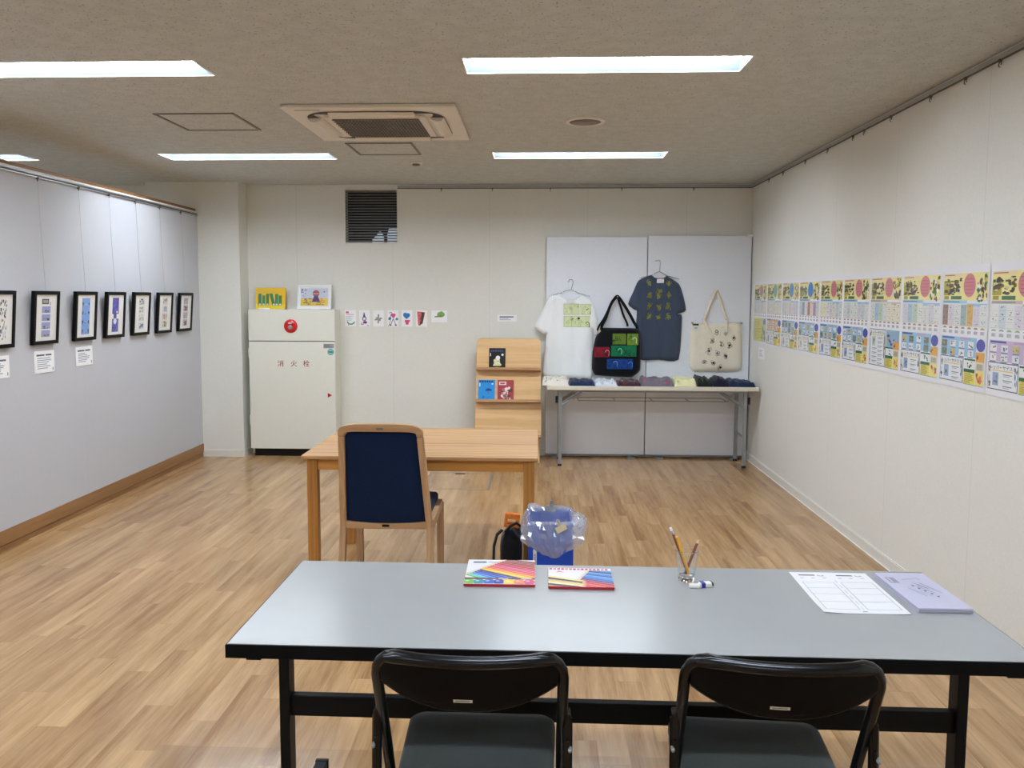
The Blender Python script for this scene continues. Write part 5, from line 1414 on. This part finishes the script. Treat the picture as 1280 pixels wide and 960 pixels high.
# folding chairs
def folding_chair(cx_, cy_, rz, label, first=None):
    t_ = thing('folding_chair', label, 'chair', (cx_, cy_, 0), 'black folding chairs at the near table', rz)
    M = Matrix.Translation((cx_, cy_, 0)) @ Matrix.Rotation(rz, 4, 'Z')
    h = .188
    bow = lambda x: -.034 * (1 - (x / h) ** 2) if abs(x) < h else 0
    # main pipe: front foot, side, over the back, other side
    side = [(h + .006, .375, .012), (h + .004, .28, .20), (h, .12, .52), (h, .035, .685), (h, .016, .725), (h - .003, .008, .744), (h - .011, .002, .760), (h - .024, -.003, .771), (h - .040, -.008, .776)]
    top = [(x, bow(x) + .000 - .002, .778 - .003 * (1 - (x / h) ** 2)) for x in (.125, .09, .045, 0, -.045, -.09, -.125)]
    pts = side + top + [(-x, y, z) for x, y, z in reversed(side)]
    MB(M).tube(pts, .0118, 14).build('back_pipe', 'black_enamel', t_)
    # thick rounded top edge of the shell
    n = 15; xs_ = [-.168 + .336 * k / (n - 1) for k in range(n)]
    MB(M).tube([(x, bow(x) - .004, .776 - .003 * (1 - (x / h) ** 2) - .016 * (abs(x) / h) ** 8) for x in xs_], [.0125 if 0 < k < n - 1 else .008 for k in range(n)], 14).build('top_grip', 'black_enamel', t_)
    # crescent shell
    vs, fs = [], []; nu, nv = 28, 8
    for side_ in (0, 1):
        for j in range(nv + 1):
            for i in range(nu + 1):
                x = -.178 + .356 * i / nu; s_ = abs(x) / .178
                zb = .716 - .050 * (max(0, 1 - s_ ** 2.4)); zt = .772 - .006 * s_
                z = zb + (zt - zb) * j / nv
                y = bow(x) + .004 + (.772 - z) * .18 + (-.006 if side_ == 0 else .006) - .004 * math.sin(math.pi * j / nv) * (1 if side_ == 0 else 0)
                vs.append((x, y, z))
    m_ = (nu + 1) * (nv + 1)
    q = [(j * (nu + 1) + i, j * (nu + 1) + i + 1, (j + 1) * (nu + 1) + i + 1, (j + 1) * (nu + 1) + i) for j in range(nv) for i in range(nu)]
    fs = q + [tuple(m_ + k for k in reversed(f)) for f in q]
    fs += [(i + 1, i, m_ + i, m_ + i + 1) for i in range(nu)]
    MB(M).add(vs, fs, None, True).build('back_shell', 'black_shell', t_)
    MB(M).tube([(x, bow(x) + .004 + (.772 - z) * .18 - .004, z) for x, z in [(-.176 + .352 * i / 24, .716 - .050 * max(0, 1 - (abs(-.176 + .352 * i / 24) / .178) ** 2.4)) for i in range(25)]], .0026, 6).build('shell_rim', 'black_enamel', t_)
    a = Art(lambda u, v, q: M @ Vector((u, bow(u) + .004 + (.772 - v) * .18 - .0105 - q, v)))
    a.rect(-.029, .688, -.010, .6945, (206, 202, 190)).rect(-.010, .688, .009, .6945, (206, 202, 190)); a.rect(-.025, .6900, .004, .6925, (130, 126, 118), 2)
    a.build('sticker', 'print_matte', t_)['label'] = 'small white sticker'
    # padded seat
    ys = (.055, .418); nn = 20
    o_ = []
    for x, y, r_, a0 in ((.182, ys[1], .035, 0), (-.182, ys[1], .035, 90), (-.172, ys[0], .03, 180), (.172, ys[0], .03, 270)):
        sx = -1 if x > 0 else 1; sy = -1 if y > .2 else 1
        for k in range(6):
            q = R(a0 + 90 * k / 5); o_.append((x + sx * r_ + r_ * math.cos(q), y + sy * r_ + r_ * math.sin(q)))
    rings = [(.985, .404), (1.0, .412), (1.0, .424), (.985, .436), (.94, .4445), (.80, .4485), (.4, .4500), (.0, .4500)]
    vs = []; fs = []; n = len(o_); cy0 = sum(ys) / 2
    for k_, z in rings: vs += [(x * k_, cy0 + (y - cy0) * k_, z) for x, y in o_]
    for j in range(len(rings) - 1):
        for i in range(n): fs.append((j * n + i, j * n + (i + 1) % n, (j + 1) * n + (i + 1) % n, (j + 1) * n + i))
    fs.append(tuple(reversed(range(n))))
    MB(M).add(vs, fs, None, True).build('seat_pad', 'seat_green', t_)
    MB(M).prism([(x * .99, cy0 + (y - cy0) * .99) for x, y in o_], .392, .406, 'Z').build('seat_pan', 'black_enamel', t_)
    for s_ in (-1, 1):
        x = s_ * .200
        MB(M).tube([(x, .075, .610), (x, .065, .50), (x, .02, .26), (x, -.055, .012)], .0105, 10).build('rear_leg', 'black_enamel', t_)
        MB(M).box((x - .006, .060, .56), (x + .006, .092, .625)).box((x - .004, .055, .49), (x + .004, .085, .57)).build('hinge_plate', 'black_enamel', t_, bevel=.003)
        b = MB(M @ Matrix.Translation((x + s_ * .0045, .066, .552)) @ Matrix.Rotation(R(90), 4, 'X')).lathe([(0, .020), (.003, .020), (.004, .017), (.004, 0)], n=10).build('bolt', 'steel_grey', t_)
        MB(M).tube([(s_ * .178, .12, .43), (s_ * .20, .10, .455)], .006, 8).build('seat_link', 'black_enamel', t_)
        MB(M).lathe([(0, 0), (.014, 0), (.014, .02), (.0118, .026)], (s_ * .194, .375, 0), 12).build('foot_cap', 'black_rubber', t_)
        MB(M).lathe([(0, 0), (.0135, 0), (.0135, .02), (.011, .026)], (x, -.056, 0), 12).build('foot_cap', 'black_rubber', t_)
    MB(M).tube([(-.196, .33, .10), (.196, .33, .10)], .008, 8).tube([(-.20, -.02, .12), (.20, -.02, .12)], .008, 8).build('floor_bar', 'black_enamel', t_)
folding_chair(-.134, 1.600, 0, 'black folding chair with padded seat, the left one at the near table')
folding_chair(.484, 1.600, R(-3.5), 'black folding chair with padded seat, the right one at the near table')

# ------------------------------------------------------------------ things on the near table
ZN = .7
def tin(x0, x1, y0, y1, h, rz, label, draw):
    M = Matrix.Translation((x0, y0, ZN)) @ Matrix.Rotation(rz, 4, 'Z')
    w, d = x1 - x0, y1 - y0
    t_ = thing('pencil_tin', label, 'pencil tin', ((x0 + x1) / 2, (y0 + y1) / 2, ZN), None)
    MB(M).box((.001, .001, .0003), (w - .001, d - .001, h * .45)).build('tin_base', 'metal_tin', t_, bevel=.002)
    MB(M).box((0, 0, h * .45), (w, d, h)).build('lid', 'metal_tin', t_, bevel=.002)
    a = Art(lambda u, v, q: M @ Vector((u, v, h + .0002 + q))); draw(a, w, d); a.build('lid_print', 'print_gloss', t_)
def clip_poly(p, x0, y0, x1, y1):
    for ax, lim, sg in ((0, x0, 1), (0, x1, -1), (1, y0, 1), (1, y1, -1)):
        out = []
        for i in range(len(p)):
            a_, b_ = p[i - 1], p[i]; da, db = (a_[ax] - lim) * sg, (b_[ax] - lim) * sg
            if (da < 0) != (db < 0): t0 = da / (da - db); out.append((a_[0] + (b_[0] - a_[0]) * t0, a_[1] + (b_[1] - a_[1]) * t0))
            if db >= 0: out.append(b_)
        p = out
        if len(p) < 3: return None
    return p
def fan(a, cols, T0, T1, D0, D1, box, wd, lay=2, L_=.3):
    n = len(cols)
    for i, c in enumerate(cols):
        q = i / (n - 1); t_ = Vector(T0).lerp(Vector(T1), q); d = Vector(D0).lerp(Vector(D1), q).normalized(); nn = Vector((-d.y, d.x)) * wd / 2
        body = [t_ + d * .016 + nn, t_ + d * L_ + nn * 1.5, t_ + d * L_ - nn * 1.5, t_ + d * .016 - nn]
        hi = [t_ + d * .02 + nn * .5, t_ + d * L_ + nn * .8, t_ + d * L_ + nn * .3, t_ + d * .02 + nn * .1]
        tip = [t_ + d * .004, t_ + d * .017 - nn, t_ + d * .017 + nn]
        for k, (pp, cc) in enumerate(((body, c), (hi, tuple(min(255, int(v * .6 + 110)) for v in c)), (tip, (226, 200, 164)))):
            p = clip_poly([tuple(v) for v in pp], *box)
            if p: a.poly(p, cc, lay + k * .4)
def tin1(a, w, d):
    a.rect(.0008, .0008, w - .0008, d - .0008, (232, 232, 240))
    cols = [(110, 186, 96), (100, 190, 206), (60, 140, 214), (40, 90, 196), (56, 66, 160), (44, 46, 104), (240, 200, 50), (240, 156, 50), (226, 96, 60), (212, 64, 84), (212, 84, 130), (196, 44, 66), (170, 40, 48), (150, 44, 46), (134, 40, 44), (150, 60, 60), (120, 46, 44)]
    fan(a, cols, (-.008, .088), (.098, d + .004), (1, -.75), (1, -.30), (.001, .050, w - .001, d - .001), .0135)
    a.rect(.001, .038, w - .001, .050, (104, 62, 70), 3.5); a.rect(w * .48, .041, w * .62, .047, (230, 226, 226), 4); a.rect(w * .80, .041, w * .95, .047, (230, 226, 226), 4)
    for i in range(7):
        c = [(120, 190, 90), (60, 150, 170), (60, 110, 210), (44, 64, 160), (244, 204, 60), (226, 110, 70), (206, 70, 110)][i]
        a.poly(clip_poly(circ(.014 + i * w / 7.1, .018, w / 12.5, .022, 12), .001, .003, w - .001, .037), c, 3.6 + i * .02)
        a.poly(circ(.010 + i * w / 7.1, .024, w / 34, .006, 8), tuple(min(255, int(v * .5 + 125)) for v in c), 5)
    a.rect(.016, d - .030, .055, d - .021, (60, 66, 96), 5); a.rect(.060, d - .028, .092, d - .023, (120, 126, 150), 5)
def tin2(a, w, d):
    a.rect(.0008, .0008, w - .0008, d - .0008, (234, 232, 240))
    fan(a, [(196, 50, 60), (214, 80, 80), (200, 40, 60), (150, 40, 70), (44, 60, 130), (40, 100, 200), (70, 150, 220), (40, 70, 150), (60, 150, 220), (30, 50, 110), (70, 160, 226)], (.060, .030), (.105, d - .010), (1, -.5), (1, -.24), (.001, .001, w - .001, d - .020), .0125)
    fan(a, [(244, 228, 150), (236, 210, 120), (52, 42, 40), (244, 226, 170), (224, 190, 110), (52, 42, 40), (240, 214, 140)], (.110, -.034), (.110, .040), (-1, .16), (-1, .38), (.001, .001, w * .62, d - .05), .0115, 3.4)
    for i in range(15): a.rect(.004 + i * (w - .01) / 15, d - .018, .004 + (i + .7) * (w - .01) / 15, d - .006, [(190, 40, 60), (216, 110, 130), (200, 60, 80)][i % 3], 5)
    a.poly([(.022, d - .044), (.030, d - .030), (.034, d - .030), (.046, d - .044), (.032, d - .036)], (206, 60, 80), 5)
tin(-.200, -.004, 2.198, 2.408, .0085, .012, 'larger flat tin of coloured pencils with a rainbow lid, on the near table', tin1)
tin(.030, .209, 2.190, 2.345, .0085, -.01, 'smaller pencil tin with blue and red lid, right of the larger tin', tin2)

# glass of pencils
GX, GY = .414, 2.272
t_ = thing('glass_tumbler', 'clear glass tumbler holding pencils on the near table', 'glass', (GX, GY, ZN))
prof = [(0, .0005), (.018, .0005), (.0215, .003), (.0215, .020), (.0245, .036), (.0285, .060), (.0315, .088), (.0318, .0895), (.0305, .0895), (.0272, .060), (.0228, .038), (.0190, .024), (.016, .0185), (0, .0175)]
MB().lathe([(.0225, .018), (.0245, .036), (.0285, .060), (.0315, .088), (.0318, .0895), (.0312, .0895)], (GX, GY, ZN), 32).build('tumbler_wall', 'thin_glass', t_)
MB().lathe([(0, .0005), (.019, .0005), (.0222, .004), (.0225, .018), (.019, .019), (.012, .0165), (0, .016)], (GX, GY, ZN), 32).build('glass_base', 'clear_glass', t_, merge=True)
MB().lathe([(.0306, .0885), (.0312, .0905), (.0322, .0905), (.0324, .0885), (.0306, .0885)], (GX, GY, ZN), 32).build('glass_rim', 'clear_glass', t_, merge=True)
def pencil(p0, p1, r_, mat, label, tip=True, ferr=False):
    p0, p1 = Vector(p0), Vector(p1); d = p1 - p0
    t_ = thing('pencil', label, 'pencil', tuple(p0), 'pencils in the glass')
    MB().tube([tuple(p0), tuple(p0 + d * (.86 if tip or ferr else 1))], r_, 6).build('shaft', mat, t_)
    if tip:
        MB().tube([tuple(p0 + d * .86), tuple(p0 + d * .97)], [r_, r_ * .3], 8).build('sharpened_wood', 'pencil_wood', t_)
        MB().tube([tuple(p0 + d * .97), tuple(p1)], [r_ * .3, r_ * .06], 8).build('lead', 'graphite', t_)
    if ferr:
        MB().tube([tuple(p0 + d * .86), tuple(p0 + d * .94)], r_ * 1.05, 8).build('ferrule', 'chrome', t_)
        MB().tube([tuple(p0 + d * .94), tuple(p1)], r_ * .95, 8).build('rubber_tip', 'rubber_white', t_)
pencil((GX + .006, GY - .004, ZN + .022), (GX - .030, GY - .006, ZN + .128), .0045, 'pencil_yellow', 'yellow pencil leaning left in the glass tumbler', tip=False)
pencil((GX + .004, GY + .006, ZN + .022), (GX - .046, GY + .006, ZN + .150), .0038, 'pencil_brown', 'long thin pencil with a light end leaning far left in the glass', tip=False, ferr=True)
pencil((GX - .004, GY + .002, ZN + .022), (GX + .033, GY + .004, ZN + .122), .0042, 'pencil_brown', 'dull reddish brown pencil leaning right in the glass tumbler', tip=True)
# erasers
t_ = thing('eraser', 'used white eraser with dark blue sleeve lying right of the glass', 'eraser', (.462, 2.236, ZN))
M = Matrix.Translation((.459, 2.232, ZN)) @ Matrix.Rotation(R(12), 4, 'Z')
MB(M).box((-.019, -.010, .0003), (.019, .010, .013)).build('rubber', 'rubber_white', t_, bevel=.003)
MB(M).box((-.016, -.0105, .0002), (-.004, .0105, .0138)).build('sleeve', 'rubber_blue', t_, bevel=.001)
MB(M).box((.012, -.0104, .003), (.0195, .0104, .0136)).build('worn_end', 'graphite', t_, bevel=.003)
t_ = tag(MB(Matrix.Translation((.428, 2.222, ZN)) @ Matrix.Rotation(R(-8), 4, 'Z')).box((-.016, -.008, .0003), (.013, .009, .011)).build('eraser', 'rubber_white', bevel=.0035, seg=3), 'small worn white eraser lying in front of the glass', 'eraser')

# papers
t_ = thing('form_sheet', 'white printed form with two columns of boxes, lying on the near table', 'paper', (.82, 2.21, ZN))
M = basis((.716, 2.054, ZN), (1, -.006, 0), (.018, 1, 0), (0, 0, 1)); w, d = .214, .312
nu, nv = 8, 10
def sheet_z(u, v): return .0008 + .0030 * max(0, 1 - (u + v) * 4) + .0014 * max(0, (u - .8) * 5) * (1 - v)
vs = [M @ Vector((w * i / nu, d * j / nv, sheet_z(i / nu, j / nv))) for j in range(nv + 1) for i in range(nu + 1)]
q = [(j * (nu + 1) + i, j * (nu + 1) + i + 1, (j + 1) * (nu + 1) + i + 1, (j + 1) * (nu + 1) + i) for j in range(nv) for i in range(nu)]
m_ = len(vs); vs += [p - Vector((0, 0, .0005)) for p in vs]
MB().add(vs, q + [tuple(m_ + k for k in reversed(f)) for f in q]).build('sheet', 'paper', t_)
a = Art(lambda u, v, h: M @ Vector((u, v, sheet_z(u / w, v / d) + .0003 + h)))
g = (150, 152, 160)
for k in range(2):
    x0 = .014 + k * .104; x1 = x0 + .084
    a.rect(x0 + .006, d - .030, x0 + .050, d - .022, (90, 92, 98)); a.poly(circ(x0 + .066, d - .028, .010, .007, 8), (170, 172, 178)); a.poly(circ(x0 + .066, d - .026, .006, .004, 8), (238, 238, 240), 2)
    a.rect(x0 + .004, d - .052, x0 + .014, d - .048, g); a.rect(x0 + .034, d - .052, x0 + .044, d - .048, g); a.rect(x0 + .066, d - .050, x0 + .076, d - .046, g)
    ys_ = [.024, .080, .136, .182, .228]
    for y in ys_: a.line(x0, y, x1, y, .0014, g)
    a.line(x0, .024, x0, .228, .0014, g); a.line(x1, .024, x1, .228, .0014, g)
for k in range(6): a.line(.107, .02 + k * .04, .107, .045 + k * .04, .0010, g)
a.rect(.100, .010, .112, .014, (120, 120, 126)); a.build('form_print', 'print_matte', t_)
t_ = thing('leaflet_stack', 'stack of folded lilac leaflets at the right end of the near table', 'leaflets', (1.02, 2.21, ZN))
M = basis((.953, 2.066, ZN), (1, .012, 0), (-.012, 1, 0), (0, 0, 1)); w, d = .136, .272
mb = MB(M)
for k in range(5): mb.box((.0015 * (k % 2), .0015 * ((k + 1) % 2), .0004 + k * .0024), (w - .001 * (k % 2), d, .0004 + k * .0024 + .0019))
mb.build('leaflets', 'paper_lilac', t_, bevel=.0006)
z_ = .0124
a = Art(lambda u, v, h: M @ Vector((u, v, z_ + h)))
c = (120, 116, 140)
a.rect(.012, d - .085, .036, d - .040, (150, 146, 168)); a.rect(.016, d - .08, .022, d - .045, (190, 188, 206), 2)
a.line(.050, d - .060, .098, d - .044, .0016, c); a.line(.098, d - .044, .10, d - .058, .0016, c)
for k in range(2): a.line(.070 + k * .0, .19 - k * .03, .092, .14 - k * .03, .0016, c)
a.line(.088, .19, .112, .11, .0018, c); a.line(.076, .175, .090, .145, .0026, (90, 86, 110)); 
for k in range(5): a.circ(.060 + k * .0075, .165 - k * .020, .0034, (90, 86, 112), 2, .0052, 6)
a.line(.040, .150, .062, .085, .0018, (100, 96, 120)); a.line(.060, .125, .075, .09, .0012, c)
a.build('leaflet_print', 'print_matte', t_)

# ------------------------------------------------------------------ floor details
t_ = thing('floor_hatch', 'square underfloor hatch outline with small dark handle behind the desk', 'floor hatch', (-.63, 6.63, 0))
x0, x1, y0, y1 = -.92, -.372, 6.325, 6.945
mb = MB(); e = .006
mb.box((x0, y0, 0), (x1, y0 + e, .0012)).box((x0, y1 - e, 0), (x1, y1, .0012)).box((x0, y0, 0), (x0 + e, y1, .0012)).box((x1 - .022, y0, 0), (x1, y1, .0010))
mb.build('hatch_frame', 'aluminium', t_)
MB().box((-.69, 6.885, 0), (-.61, 6.92, .003)).build('hatch_handle', 'dark_plastic', t_)
tag(MB().box((-1.25, 1.30, .0004), (1.30, 2.60, .0012)).build('floor_film', 'floor_film'), 'clear glossy vinyl sheet on the floor under the near table', 'floor mat')
